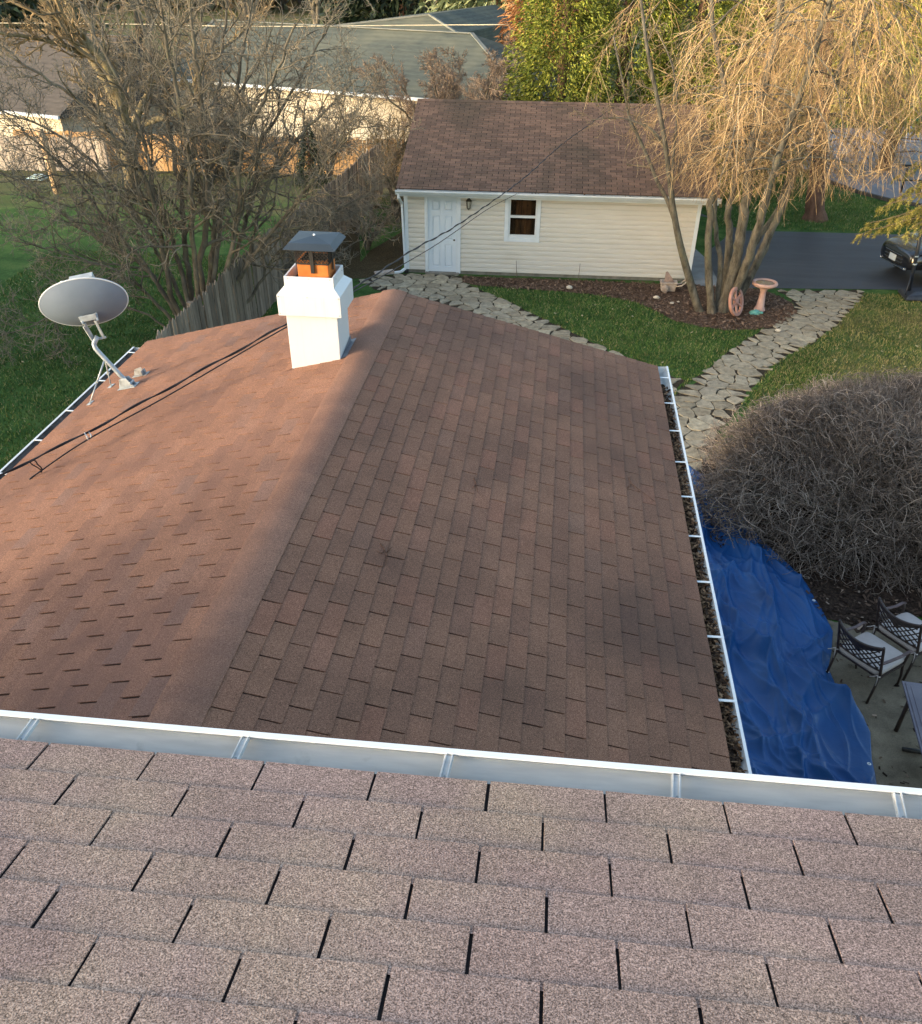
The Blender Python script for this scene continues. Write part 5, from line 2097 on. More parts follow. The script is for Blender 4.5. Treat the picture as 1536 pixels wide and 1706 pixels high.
GREYW = fence_mat('weathered_fence_wood', [(0, L(98, 89, 80)), (.5, L(118, 108, 97)), (1, L(140, 128, 115))], (.25, .72))
TANW = fence_mat('tan_fence_wood', [(0, L(178, 142, 100, .85)), (.5, L(188, 152, 110, .85)), (1, L(198, 164, 122, .85))], (.4, .62))
rf = random.Random(17)


def board_fence(name, pts, h, mats, label, pointed=True, bw=.14, cat='fence'):
    """stockade fence: board panel mesh, rails and posts as parts"""
    P = [Vector((x, y, 0)) for x, y in pts]
    f = thing(name, label, cat, (P[0].x, P[0].y, terr(P[0].y)))
    mb = MB()
    rails = MB()
    posts = []
    for a, b in zip(P[:-1], P[1:]):
        ln = (b - a).length
        d = (b - a) / ln
        nrm = Vector((-d.y, d.x, 0))
        nb = int(ln / (bw + .008))
        for i in range(nb):
            p = a + d * ((i + .5) * ln / nb)
            z0 = terr(p.y) + rf.uniform(.0, .05)
            hh = h + rf.gauss(0, .02)
            w2 = bw / 2 * rf.uniform(.92, 1.0)
            off = nrm * rf.gauss(0, .006)
            lean = d * rf.gauss(0, .010)
            q = p + off
            t = nrm * .018
            if pointed:
                out = [(-w2, 0), (w2, 0), (w2, hh - .07), (0, hh), (-w2, hh - .07)]
            else:
                out = [(-w2, 0), (w2, 0), (w2, hh), (-w2, hh)]
            A = [q + d * u + lean * v + Vector((0, 0, z0 + v)) for u, v in out]
            k = len(A)
            mb.add(A + [p_ + t for p_ in A], [tuple(range(k)), tuple(range(2 * k - 1, k - 1, -1))] + [(j, k + j, k + (j + 1) % k, (j + 1) % k) for j in range(k)])
        for z in (.35, h * .8):
            rails.bar(a + nrm * .045 + Vector((0, 0, terr(a.y) + z)), b + nrm * .045 + Vector((0, 0, terr(b.y) + z)), .04, .08)
        np_ = max(1, int(ln / 2.4))
        for i in range(np_):
            posts.append(a + d * (i * ln / np_) + nrm * .11)
    posts.append(P[-1] + nrm * .11)
    obj('board_panel', mb, mats, f)
    obj('rail', rails, mats, f)
    for p in posts:
        mm = MB()
        mm.box((p.x - .05, p.y - .05, terr(p.y)), (p.x + .05, p.y + .05, terr(p.y) + h - .05))
        obj('post', mm, mats, f)
    return f


board_fence('stockade_fence', [(-7.3, 13.0), (-7.28, 17.2), (-7.2, 22.0), (-7.05, 25.5), (-6.75, 30.0), (-6.7, 35.4)], 1.72, GREYW, 'weathered grey pointed board fence running away behind the chimney')
board_fence('board_fence', [(-23.5, 39.6), (-16.3, 39.7), (-7.2, 40.2), (-6.6, 40.2)], 1.42, TANW, 'sunlit tan board fence across the back of the garden', pointed=False)
PALEW = fence_mat('pale_fence_wood', [(0, L(150, 140, 130)), (.5, L(170, 158, 146)), (1, L(188, 176, 160))], (.4, .62))
board_fence('grey_fence', [(-34, 37.6), (-24, 38.4), (-19.2, 38.9)], 1.30, PALEW, 'pale grey board fence at the far left edge of the lawn', pointed=False)


def roofm(name, c1, c2, lit):
    m, n, b = new_mat(name, .9, .12)
    v = coord(n)
    c = ramp(n, noise(n, coord(n, (1, 1, 9)), 2.4, 5, .65), [(.3, c1), (.7, c2)])
    c = mix(n, ramp(n, noise(n, v, .5, 4), [(.45, g(0)), (.7, g(.55))]), c, lit)
    wv = nd(n, 'ShaderNodeTexWave', Scale=2.2, Distortion=.6, Detail=2.0)
    wv.bands_direction = 'Z'
    n.links.new(v, wv.inputs['Vector'])
    c = mix(n, .35, c, ramp(n, wv.outputs['Fac'], [(0, g(.36)), (1, g(.6))]), 'OVERLAY')
    n.links.new(c, b.inputs['Base Color'])
    bump(n, b, noise(n, v, 30, 3), .4, .01)
    return m


NROOF = roofm('slate_green_shingles', L(78, 84, 80, .8), L(100, 106, 98, .8), L(124, 124, 106, .8))
NROOF2 = roofm('dark_grey_shingles', L(82, 78, 74, .8), L(104, 98, 92, .8), L(98, 92, 84, .8))
CAPD = simple('dark_ridge', L(92, 88, 84, .8), L(80, 77, 74, .8), 3, .85, .15)
NWALL = simple('cream_house_wall', L(214, 204, 182, .8), L(204, 192, 168, .8), 1.2, .7, .2, .2, 30)
NWIN = simple('dark_window', L(40, 44, 52), L(66, 70, 76), 1.5, .1, .5)
nu = Vector((.95, -.312, 0)).normalized()
nn_ = Vector((.312, .95, 0)).normalized()


def hip_house(name, label, er, length, run, ze, rise, mats, depth=None, hip=True, hipl=True, wins=False):
    """er: right front eave corner; the eave runs back along -nu"""
    zg = terr(er.y)
    e0 = Vector((er.x, er.y, 0))
    h = thing(name, label, 'house', (e0.x, e0.y, zg))
    el = e0 - nu * length
    r0 = e0 + nn_ * run - nu * (run if hip else 0)
    l0 = el + nn_ * run + nu * (run if hipl else 0)
    b0, b1 = e0 + nn_ * 2 * run, el + nn_ * 2 * run
    Z = lambda p, z: Vector((p.x, p.y, z))
    mb = MB()
    vs = [Z(e0, ze), Z(el, ze), Z(r0, ze + rise), Z(l0, ze + rise), Z(b0, ze), Z(b1, ze)]
    lo = [p - Vector((0, 0, .14)) for p in vs]
    mb.add(vs + lo, [(1, 0, 2, 3), (0, 4, 2), (4, 5, 3, 2), (5, 1, 3), (0, 1, 7, 6), (4, 0, 6, 10), (1, 5, 11, 7), (5, 4, 10, 11), (6, 7, 11, 10)])
    obj('roof', mb, mats[0], h)
    # ridge caps and white eave board
    mb = MB()
    mb.bar(vs[2] + Vector((0, 0, .02)), vs[3] + Vector((0, 0, .02)), .22, .04)
    for i, j in ((0, 2), (1, 3)):
        mb.bar(vs[i] + Vector((0, 0, .02)), vs[j] + Vector((0, 0, .02)), .18, .04)
    obj('ridge_cap', mb, mats[3], h)
    mb = MB()
    mb.bar(vs[0] - nn_ * .06 - Vector((0, 0, .07)), vs[1] - nn_ * .06 - Vector((0, 0, .07)), .11, .12)
    obj('gutter', mb, LIPW, h)
    ins = .45
    c = [e0 - nu * ins + nn_ * ins, el + nu * ins + nn_ * ins, b1 + nu * ins - nn_ * ins, b0 - nu * ins - nn_ * ins]
    mb = MB()
    mb.add([Z(p, zg - .3) for p in c] + [Z(p, ze - .1) for p in c], [(i, 4 + i, 4 + (i + 1) % 4, (i + 1) % 4) for i in range(4)])
    obj('wall', mb, mats[1], h)
    t = 2.0
    while wins and t < length - 2.5:
        p = c[0] - nu * t - nn_ * .03
        mm = MB()
        mm.obox(Z(p, zg + .95), -nu * 1.1, Vector((0, 0, 1.15)), nn_ * -.02)
        wdw = obj('window', mm, LIPW, h)
        mm = MB()
        mm.obox(Z(p - nu * .07 - nn_ * .021, zg + 1.02), -nu * .96, Vector((0, 0, 1.0)), nn_ * -.006)
        obj('pane', mm, mats[2], wdw)
        t += 3.6
    return h, vs


CAPL = simple('pale_ridge', L(138, 140, 132, .8), L(120, 124, 118, .8), 3, .85, .15)
nb, nvs = hip_house('neighbour_house', 'low cream house with a hipped grey-green roof behind the tan fence', Vector((-1.36, 41.3, 0)), 19.5, 5.0, 2.0, 2.0, (NROOF, NWALL, NWIN, CAPL), hipl=False)
# cross wing with its own ridge rising behind
ap_, lp_, rp_ = at(715, 24, 54.0), at(556, 43, 53.6), at(764, 56, 53.0)
mb = MB()
bk = nn_ * 9
mb.add([ap_, lp_, rp_, ap_ + bk, lp_ + bk, rp_ + bk, lp_ - Vector((0, 0, 3)), rp_ - Vector((0, 0, 3)), lp_ + bk - Vector((0, 0, 3)), rp_ + bk - Vector((0, 0, 3))],
       [(1, 2, 0), (0, 3, 4, 1), (2, 5, 3, 0), (1, 6, 7, 2), (1, 4, 8, 6), (2, 7, 9, 5)])
obj('roof', mb, NROOF, nb)['label'] = 'second gabled roof rising behind the main ridge'
mb = MB()
mb.bar(ap_, lp_, .16, .08)
mb.bar(ap_, rp_, .16, .08)
obj('rake_board', mb, CAPL, nb)
le = at(62, 189, 41.0)
hip_house('neighbour_house', 'dark-roofed low house at the far left behind the bare trees', Vector((le.x + 1.2, 40.6, 0)), 16.0, 5.2, le.z, 2.5, (NROOF2, NWALL, NWIN, CAPD), hip=False, hipl=False)

# unseen house added left of the picture so its bulk shades lawn and garage
shade_house = thing('neighbour_house', 'unseen two-storey house added left of the picture to shade the lawn and garage', 'house', (-26.0, 8.5, 0))
mb = MB()
mb.box((-30.0, 1.0, 0), (-22.4, 17.0, 6.7))
obj('wall', mb, NWALL, shade_house)
mb = MB()
mb.add([(-30.4, .6, 6.6), (-22.0, .6, 6.6), (-22.0, 17.4, 6.6), (-30.4, 17.4, 6.6), (-26.2, .8, 9.7), (-26.2, 17.2, 9.7)], [(0, 1, 4), (1, 2, 5, 4), (2, 3, 5), (3, 0, 4, 5), (3, 2, 1, 0)])
obj('roof', mb, NROOF2, shade_house)

# ------------------------------------------------------------------ trees
RNG = np.random.default_rng(77)


def unit(v):
    return v / (np.linalg.norm(v) + 1e-12)


def bark(name, c1, c2, scale=6, lichen=None, zs=.35):
    m, n, b = new_mat(name, .9, .1)
    v = coord(n, (1, 1, zs))
    f = noise(n, v, scale, 6, .7)
    c = ramp(n, f, [(.3, c1), (.68, c2)])
    if lichen:
        c = mix(n, ramp(n, noise(n, coord(n), 2.2, 6, .7), [(.54, g(0)), (.70, g(.7))]), c, lichen)
    n.links.new(c, b.inputs['Base Color'])
    bump(n, b, noise(n, coord(n, (1, 1, .25)), scale * 5, 4, .7), .7, .02)
    return m


def twig_mat(name, stops, rough=.8):
    m, n, b = new_mat(name, rough, .15)
    c = ramp(n, island(n), stops)
    n.links.new(c, b.inputs['Base Color'])
    return m


def grow(out, p, d, L_, r, lvl, cfg):
    n = max(3, int(L_ / cfg['step'][lvl]))
    seg = L_ / n
    pts, dirs = [p], [d]
    q = p
    wob, up = cfg['wob'][lvl], cfg['up'][lvl]
    for i in range(n):
        d = unit(d + RNG.normal(0, wob, 3) + np.array([0, 0, up]))
        q = q + d * seg
        pts.append(q)
        dirs.append(d)
    t = np.linspace(0, 1, n + 1)
    rad = r * (1 - (1 - cfg['tip'][lvl]) * t)
    out[lvl].append((np.array(pts), rad))
    kids(out, pts, dirs, rad, L_, lvl, cfg)


def kids(out, pts, dirs, rad, L_, lvl, cfg, start=None):
    if lvl + 1 >= len(cfg['n']) + 1 or lvl >= len(cfg['n']):
        return
    nk = cfg['n'][lvl]
    nk = int(nk) + (RNG.random() < nk - int(nk))
    st = cfg['start'][lvl] if start is None else start
    for k in range(nk):
        t = st + (1 - st) * (k + RNG.random()) / max(1, nk)
        x = t * (len(pts) - 1)
        i = min(int(x), len(pts) - 2)
        f = x - i
        p = pts[i] * (1 - f) + pts[i + 1] * f
        d = dirs[i]
        perp = RNG.normal(0, 1, 3)
        perp = unit(perp - d * perp.dot(d))
        a = math.radians(RNG.normal(cfg['ang'][lvl], 12))
        nd_ = unit(d * math.cos(a) + perp * math.sin(a))
        ll = L_ * cfg['ratio'][lvl] * (1.15 - .6 * t) * RNG.uniform(.6, 1.25)
        if 'maxl' in cfg:
            ll = min(ll, cfg['maxl'][lvl])
        rr_ = max(cfg['rmin'], rad[i] * cfg['rr'][lvl])
        grow(out, p, nd_, max(ll, .12), rr_, lvl + 1, cfg)


def tree_from(stems, cfg, levels=5):
    """stems: list of (points, base radius, tip radius, child start)"""
    out = [[] for _ in range(levels)]
    for pts, r0, r1, st in stems:
        P = [np.array(q) for q in smooth_line(pts, 6)]
        for i in range(1, len(P) - 1):
            P[i] = P[i] + RNG.normal(0, .02, 3)
        dirs = [unit(P[min(i + 1, len(P) - 1)] - P[max(0, i - 1)]) for i in range(len(P))]
        t = np.linspace(0, 1, len(P))
        rad = r0 * (1 - t) ** .8 + r1 * (1 - (1 - t) ** .8)
        out[0].append((np.array(P), rad))
        ln = sum(np.linalg.norm(P[i + 1] - P[i]) for i in range(len(P) - 1))
        kids(out, P, dirs, rad, min(ln, cfg.get('stemlen', ln)), 0, cfg, st)
    return out


def tree_obj(name, label, out, barkm, twigm, base, ntrunk=1, cat='tree', group=None, crown='crown', sides=(9, 6, 4, 3, 3)):
    t = thing(name, label, cat, base, 0, group)
    a = TB()
    for lvl in range(ntrunk):
        for p, r in out[lvl]:
            a.tube(p, r, sides[lvl])
    obj('trunk', a, barkm, t)
    b = TB()
    for lvl in range(ntrunk, len(out)):
        for p, r in out[lvl]:
            b.tube(p, r, sides[lvl])
    if b.n:
        obj(crown, b, twigm, t)
    return t


BARK_L = bark('grey_brown_bark', L(70, 64, 55), L(128, 119, 104), 5, L(130, 127, 98))
TW_L = twig_mat('grey_twigs', [(0, L(92, 86, 76)), (.45, L(120, 113, 99)), (.8, L(146, 135, 116)), (1, L(164, 141, 114))])
TW_R = twig_mat('ruddy_twigs', [(0, L(102, 90, 78)), (.5, L(132, 114, 98)), (.85, L(156, 134, 112)), (1, L(172, 150, 124))])

# big many-stemmed bare tree behind the left roof corner
def stem(px, Y0_, spread, r0, r1, st, zbase=0.0):
    pts = []
    for i, (x, y) in enumerate(px):
        Y_ = Y0_ + spread * i / max(1, len(px) - 1) + RNG.normal(0, .05)
        pts.append(at(x, y, Y_))
    if zbase is not None:
        b = pts[0]
        pts[0] = Vector((b.x, b.y, zbase - .05))
    return (pts, r0, r1, st)


def fix_base(s):
    return s


cfgL = dict(n=[19, 9, 7], step=[.3, .22, .14, .10], wob=[.1, .22, .30, .32], up=[.02, .05, .06, .05], tip=[.4, .4, .45, .5], ang=[46, 48, 46], ratio=[.36, .50, .50], rr=[.55, .6, .62], start=[.2, .15, .15], rmin=.0055, maxl=[2.3, 1.15, .7], stemlen=5.5)
stems = [
    stem([(318, 548), (283, 480), (270, 400), (250, 320), (205, 240), (120, 160), (10, 90)], 19.6, -1.5, 0.067, 0.019, .22),
    stem([(322, 548), (312, 450), (304, 350), (288, 240), (255, 120), (225, -20)], 19.7, 1.6, 0.073, 0.022, .25),
    stem([(330, 548), (335, 440), (346, 330), (340, 220), (328, 100), (310, -30)], 19.5, -.6, 0.076, 0.022, .25),
    stem([(340, 548), (352, 450), (366, 330), (388, 220), (402, 100), (424, -20)], 19.8, 1.2, 0.073, 0.019, .25),
    stem([(346, 548), (376, 450), (397, 350), (402, 250), (444, 150), (492, 40)], 19.6, -1.0, 0.063, 0.018, .25),
    stem([(352, 548), (408, 450), (432, 350), (472, 260), (536, 190), (596, 130)], 19.9, .8, 0.057, 0.016, .28),
    stem([(358, 548), (425, 485), (462, 420), (530, 365), (610, 325)], 19.8, 1.8, 0.041, 0.011, .3),
    stem([(312, 548), (255, 500), (205, 460), (120, 425), (20, 400)], 19.5, -1.4, 0.044, 0.011, .25),
    stem([(316, 548), (242, 445), (150, 392), (60, 322), (-30, 270)], 19.6, 1.0, 0.054, 0.013, .22),
    stem([(314, 548), (230, 520), (140, 500), (60, 540), (0, 560)], 19.2, -1.8, 0.028, 0.008, .4),
    stem([(330, 548), (262, 420), (180, 300), (90, 220), (-20, 180)], 19.8, 2.0, 0.054, 0.013, .22),
    stem([(326, 548), (298, 440), (262, 330), (228, 200), (160, 60), (110, -40)], 19.3, 1.4, 0.062, 0.016, .2),
    stem([(336, 548), (322, 420), (318, 300), (300, 180), (276, 60), (262, -40)], 19.2, -1.2, 0.062, 0.016, .2),
    stem([(342, 548), (360, 420), (376, 300), (360, 200), (372, 80), (380, -40)], 19.3, 2.0, 0.062, 0.016, .2),
    stem([(350, 548), (390, 430), (420, 330), (436, 240), (500, 130), (560, 20)], 20.0, 1.8, 0.057, 0.016, .2),
    stem([(314, 548), (256, 460), (190, 380), (100, 270), (20, 200)], 19.7, .2, 0.053, 0.014, .2),
    stem([(344, 548), (420, 430), (500, 330), (560, 250), (600, 200)], 20.0, -1.2, 0.048, 0.013, .25),
]
outL = tree_from(stems, cfgL, 4)
tl = tree_obj('bare_tree', 'large bare many-stemmed tree with dark twisted branches behind the satellite dish', outL, BARK_L, TW_L, (-8.2, 19.6, 0), 2)

# pale barked tree further back
BARK_P = bark('pale_bark', L(72, 66, 52), L(140, 128, 100), 9, L(116, 112, 76))
TW_P = twig_mat('tan_twigs', [(0, L(98, 88, 70)), (.5, L(126, 112, 88)), (1, L(156, 134, 104))])
cfgP = dict(n=[16, 8, 6], step=[.5, .35, .22, .16], wob=[.08, .16, .22, .25], up=[.02, .08, .08, .06], tip=[.4, .4, .4, .5], ang=[44, 46, 44], ratio=[.40, .48, .48], rr=[.5, .55, .6], start=[.3, .2, .2], rmin=.011, maxl=[3.2, 1.6, .95], stemlen=8)
stems = [
    stem([(222, 325), (214, 260), (205, 190), (178, 110), (100, 30), (10, -60)], 33.0, -1.5, .27, .07, .35),
    stem([(216, 230), (235, 180), (262, 120), (290, 40), (300, -60)], 32.8, 1.5, .14, .05, .3, None),
    stem([(214, 215), (285, 190), (325, 165), (330, 120), (420, 40)], 32.8, -1.5, .11, .035, .3, None),
    stem([(205, 190), (150, 90), (110, 0), (90, -60)], 32.9, 2.0, .17, .05, .3, None),
    stem([(178, 110), (90, 70), (0, 55)], 32.5, -2, .10, .04, .3, None),
]
outP = tree_from(stems, cfgP, 4)
tree_obj('bare_tree', 'pale-barked bare tree catching the sun beyond the dark many-stemmed one', outP, BARK_P, TW_P, (-15.7, 33, terr(33)), 1)


def bare_tree(name, label, base, h, r0, nst, lean, cfg, bm, tm, cat='tree', ntrunk=1, group=None):
    stems = []
    for i in range(nst):
        a = 2 * PI * i / nst + RNG.uniform(0, .8)
        k = lean * RNG.uniform(.4, 1.1)
        pts = [Vector(base) + Vector((0, 0, -.1))]
        for j in range(1, 6):
            t = j / 5
            pts.append(Vector(base) + Vector((math.cos(a) * k * t ** 1.2 + RNG.normal(0, .06 * h * .2), math.sin(a) * k * t ** 1.2 + RNG.normal(0, .06 * h * .2), h * t)))
        stems.append((pts, r0, r0 * .25, .2))
    return tree_obj(name, label, tree_from(stems, cfg, 4), bm, tm, base, ntrunk, cat, group)


cfgB = dict(n=[13, 8, 6], step=[.3, .2, .15, .12], wob=[.1, .2, .25, .28], up=[.02, .06, .05, .04], tip=[.4, .4, .45, .5], ang=[48, 46, 46], ratio=[.42, .5, .5], rr=[.5, .6, .6], start=[.1, .15, .15], rmin=.010, maxl=[1.8, .9, .55], stemlen=3)
bare_tree('budding_tree', 'low reddish budding tree behind the garage ridge', (-4.0, 37.4, terr(37)), 4.3, .06, 12, 3.9, dict(cfgB, n=[22, 10, 7], rmin=.009), BARK_L, TW_R)
bare_tree('bare_bush', 'dark rounded bare bush against the cream house wall', (-9.5, 38.4, terr(38)), 2.3, .05, 7, 1.0, dict(cfgB, n=[11, 7, 5]), BARK_L, TW_L, 'bush')
bare_tree('bare_bush', 'pale twiggy bare bush against the cream wall at the garage roof corner', (-6.9, 38.6, terr(38)), 2.2, .05, 6, 1.3, dict(cfgB, n=[10, 6, 4]), BARK_P, TW_P, 'bush')
cfgS = dict(cfgB, n=[9, 6, 4], rmin=.007, wob=[.12, .25, .3, .3])
bare_tree('bare_bush', 'tall dark tangled bush between the grey fence and the garage corner', (-5.3, 30.5, terr(30.5)), 2.0, .045, 7, 1.0, cfgS, BARK_L, TW_L, 'bush')
bare_tree('bare_bush', 'spreading thorny bush beside the grey fence, left of the garage downspout', (-5.7, 27.2, 0), 1.3, .04, 7, 1.2, dict(cfgS, up=[0, .01, .02, .02], n=[8, 5, 4]), BARK_L, TW_L, 'bush')
bare_tree('bare_bush', 'low arching bare bush against the grey fence just beyond the chimney cap', (-6.5, 23.6, 0), 1.0, .03, 7, .9, dict(cfgS, up=[-.01, -.01, 0, 0], n=[7, 5, 3]), BARK_L, TW_L, 'bush')
bare_tree('bare_tree', 'slim bare tree standing in front of the tan fence', tuple(atz(395, 292, terr(39)))[:2] + (terr(38),), 4.6, .10, 3, 1.6, dict(cfgP, stemlen=4, n=[12, 6, 5]), BARK_L, TW_L)
bare_tree('bare_tree', 'bare twiggy tree against the left end of the tan fence', (-17.6, 37.5, terr(37.5)), 4.2, .10, 4, 2.2, dict(cfgP, stemlen=4), BARK_L, TW_L)
# cut pale post on the left lawn
PP = atz(97, 322, terr(33))
m = MB()
m.tube([Vector((PP.x, PP.y, PP.z - .1)), Vector((PP.x - .02, PP.y, PP.z + 1.0)), Vector((PP.x - .1, PP.y, PP.z + 2.1))], [.17, .15, .13], 10)
tag(obj('tree_stump', m, bark('sunlit_stump_bark', L(150, 122, 92), L(214, 188, 152), 5)), 'tall sunlit pale stump standing on the left lawn', 'stump')
m = MB()
pb = atz(62, 299, terr(35))
for i in range(3):
    m.box((pb.x - .36 + .1 * i, pb.y - .3 + .12 * i, pb.z + .02 + .05 * i), (pb.x + .34 - .04 * i, pb.y + .25, pb.z + .06 + .05 * i))
tag(obj('plastic_sheet', m, simple('pale_plastic', L(206, 222, 216, .9), L(188, 206, 200, .9), 3, .4, .4), bevel=.01), 'small pale plastic sheet lying on the left lawn beside the pale stump', 'plastic sheet')

# ------------------------------------------------------------------ willow-like weeping tree on the right
BARK_W = bark('willow_bark', L(54, 51, 45), L(124, 117, 103), 9, L(112, 110, 86))
TW_W = twig_mat('orange_twigs', [(0, L(92, 82, 70)), (.25, L(142, 118, 90)), (.6, L(178, 146, 104)), (.85, L(202, 170, 122)), (1, L(220, 196, 154))])
trunks = [
    ([(1186, 520), (1180, 440), (1183, 350), (1187, 318)], 22.85, 0, 0.098, .07),
    ([(1194, 515), (1200, 440), (1192, 380), (1191, 322)], 23.05, .1, 0.072, .05),
    ([(1200, 519), (1222, 450), (1236, 380), (1244, 320), (1252, 250), (1268, 170), (1296, 40), (1310, -90)], 23.0, .6, 0.145, .07),
    ([(1206, 516), (1236, 460), (1262, 380), (1282, 310), (1304, 240), (1352, 100), (1400, -60)], 23.1, -1.4, 0.119, .05),
    ([(1212, 512), (1246, 468), (1276, 402), (1306, 340), (1334, 255), (1404, 100), (1470, -40)], 23.2, .2, 0.111, .05),
    ([(1206, 500), (1216, 400), (1212, 352), (1224, 308), (1216, 190), (1190, 60), (1180, -60)], 23.6, .8, 0.102, .04),
    ([(1228, 500), (1250, 420), (1292, 356), (1316, 290), (1380, 160), (1500, 20)], 23.6, 1.2, 0.093, .04),
    ([(1222, 506), (1262, 440), (1300, 350), (1330, 270), (1350, 180), (1360, 60)], 23.3, 2.2, 0.085, .04),
]
ww = thing('weeping_tree', 'clump of grey leaning trunks with a drooping curtain of sunlit orange twigs', 'tree', (4.4, 23.0, 0))
a = TB()
tips = []
for px, Y0_, sp_, r0, r1 in trunks:
    pts = [at(x, y, Y0_ + sp_ * i / (len(px) - 1)) for i, (x, y) in enumerate(px)]
    pts[0] = Vector((pts[0].x, pts[0].y, -.05))
    P = [np.array(q) for q in smooth_line(pts, 7)]
    for i in range(1, len(P)):
        P[i] = P[i] + RNG.normal(0, .012, 3)
    t = np.linspace(0, 1, len(P))
    rad = r0 * (1 - t) + r1 * t
    rad[0] *= 1.35
    rad[1] *= 1.2
    a.tube(P, rad * (1 + RNG.normal(0, .03, len(P))), 11)
    if len(px) > 5:
        tips.append((P, rad))
obj('trunk', a, BARK_W, ww)
# arching limbs from the upper stems, and strands hanging from them
lim = TB()
strands = TB()
WB = np.array([5.0, 23.2, 0])


def hang(p, d, ln, r, depth=0):
    n = max(4, int(ln / .17))
    pts = [p]
    q = p
    for i in range(n):
        d = unit(d + np.array([0, 0, -.13]) + RNG.normal(0, .17, 3))
        q = q + d * ln / n
        pts.append(q)
        lowest = 2.62 + .14 * (q[0] - 3.5) ** 2 * (1 if q[0] < 3.5 else 0) + (.12 * (q[0] - 5.6) if q[0] > 5.6 else 0) - .06 * (q[1] - 23.0)
        if q[2] < lowest + .5 * RNG.random():
            break
    pts = np.array(pts)
    if len(pts) > 2:
        strands.tube(pts, np.linspace(r, r * .55, len(pts)), 3)
    if depth < 1:
        for i in range(1, len(pts) - 1):
            if RNG.random() < .85:
                dd = unit(pts[i + 1] - pts[i])
                pp = RNG.normal(0, 1, 3)
                pp = unit(pp - dd * pp.dot(dd))
                hang(pts[i], unit(dd * .75 + pp * .75), RNG.uniform(.2, .6), r * .75, 1)


nl = 0
for (P, rad) in tips:
    for k in range(26):
        i = int(len(P) * RNG.uniform(.5, .99))
        i = min(i, len(P) - 2)
        p = P[i]
        az = RNG.uniform(0, 2 * PI)
        d = unit(np.array([math.cos(az), math.sin(az), RNG.uniform(.15, .9)]))
        ln = RNG.uniform(1.6, 4.0)
        n = 14
        pts, ds = [p], [d]
        q = p
        for j in range(n):
            d = unit(d + np.array([0, 0, -.115]) + RNG.normal(0, .07, 3))
            q = q + d * ln / n
            if q[2] < 3.3:
                break
            pts.append(q)
            ds.append(d)
        n = len(pts) - 1
        if n < 5:
            continue
        if pts[-1][0] < .6 or (pts[-1][0] < 3.2 and RNG.random() < .25):
            continue
        pts = np.array(pts)
        r0 = max(.012, rad[i] * .33)
        lim.tube(pts, np.linspace(r0, .007, len(pts)), 6)
        for j in range(3, n + 1):
            for _ in range(3):
                if RNG.random() < .47:
                    dv = unit(ds[j] * .5 + RNG.normal(0, .5, 3) + np.array([0, 0, -.1]))
                    hang(pts[j], dv, RNG.uniform(.5, 1.9), .0060)
        nl += 1
obj('limbs', lim, BARK_W, ww)
obj('hanging_twigs', strands, TW_W, ww)

# thin leaning tree in front of the garage
thin = [
    ([(1166, 518), (1150, 470), (1136, 420), (1128, 385), (1121, 345), (1117, 310), (1108, 240), (1095, 165), (1078, 80), (1064, -30)], 22.95, -.6, .105, .03),
    ([(1126, 375), (1112, 335), (1096, 305), (1080, 265), (1062, 225), (1048, 195), (1040, 150), (1022, 60)], 22.8, .6, .055, .02),
    ([(1118, 320), (1122, 260), (1128, 180), (1120, 110), (1090, 40)], 22.75, .5, .035, .012),
    ([(1108, 240), (1085, 215), (1062, 205), (1030, 196), (985, 200)], 22.6, .4, .028, .01),
]
thn = thing('thin_tree', 'thin leaning bare tree with a forked stem in front of the garage roof', 'tree', (3.8, 23.0, 0))
a = TB()
outT = [[], [], [], []]
cfgT = dict(n=[7, 5, 3], step=[.3, .2, .15, .12], wob=[.08, .15, .2, .22], up=[.02, .03, .02, 0], tip=[.4, .4, .5, .5], ang=[42, 44, 44], ratio=[.3, .5, .5], rr=[.45, .6, .6], start=[.55, .2, .2], rmin=.006, maxl=[1.1, .6, .4], stemlen=3)
for px, Y0_, sp_, r0, r1 in thin:
    pts = [at(x, y, Y0_ + sp_ * i / (len(px) - 1)) for i, (x, y) in enumerate(px)]
    if px[0][1] > 500:
        pts[0] = Vector((pts[0].x, pts[0].y, -.05))
    P = [np.array(q) for q in smooth_line(pts, 6)]
    t = np.linspace(0, 1, len(P))
    rad = r0 * (1 - t) + r1 * t
    if px[0][1] > 500:
        rad[0] *= 1.4
    a.tube(P, rad, 9)
    ds = [unit(P[min(i + 1, len(P) - 1)] - P[max(0, i - 1)]) for i in range(len(P))]
    kids(outT, P, ds, rad, 3, 0, cfgT, .55 if px[0][1] > 500 else .35)
obj('trunk', a, BARK_W, thn)
b = TB()
for lv in outT[1:]:
    for p, r in lv:
        b.tube(p, r, 4)
obj('crown', b, TW_P, thn)

# ------------------------------------------------------------------ evergreens
def leaf_mat(name, stops, rough=.6):
    m, n, b = new_mat(name, rough, .25)
    v = coord(n)
    c = ramp(n, island(n), stops)
    c = mix(n, .8, c, ramp(n, noise(n, v, 1.4, 4, .6), [(.32, g(.26)), (.68, g(.62))]), 'OVERLAY')
    n.links.new(c, b.inputs['Base Color'])
    return m


def sprays(t, C, D, ln, wd):
    """drooping leaf sprays: pairs of bent narrow quads at C along D"""
    n = len(C)
    side = np.cross(D, RNG.normal(0, 1, (n, 3)))
    side /= np.linalg.norm(side, axis=1)[:, None] + 1e-9
    ln = ln[:, None]
    wd = wd[:, None]
    mid = C + D * ln * .5
    d2 = D + np.array([0, 0, -.5])
    d2 /= np.linalg.norm(d2, axis=1)[:, None]
    tip = mid + d2 * ln * .5
    t.quads(np.stack([C - side * wd * .35, C + side * wd * .35, mid + side * wd, mid - side * wd], 1))
    t.tris(np.stack([mid - side * wd, mid + side * wd, tip], 1))


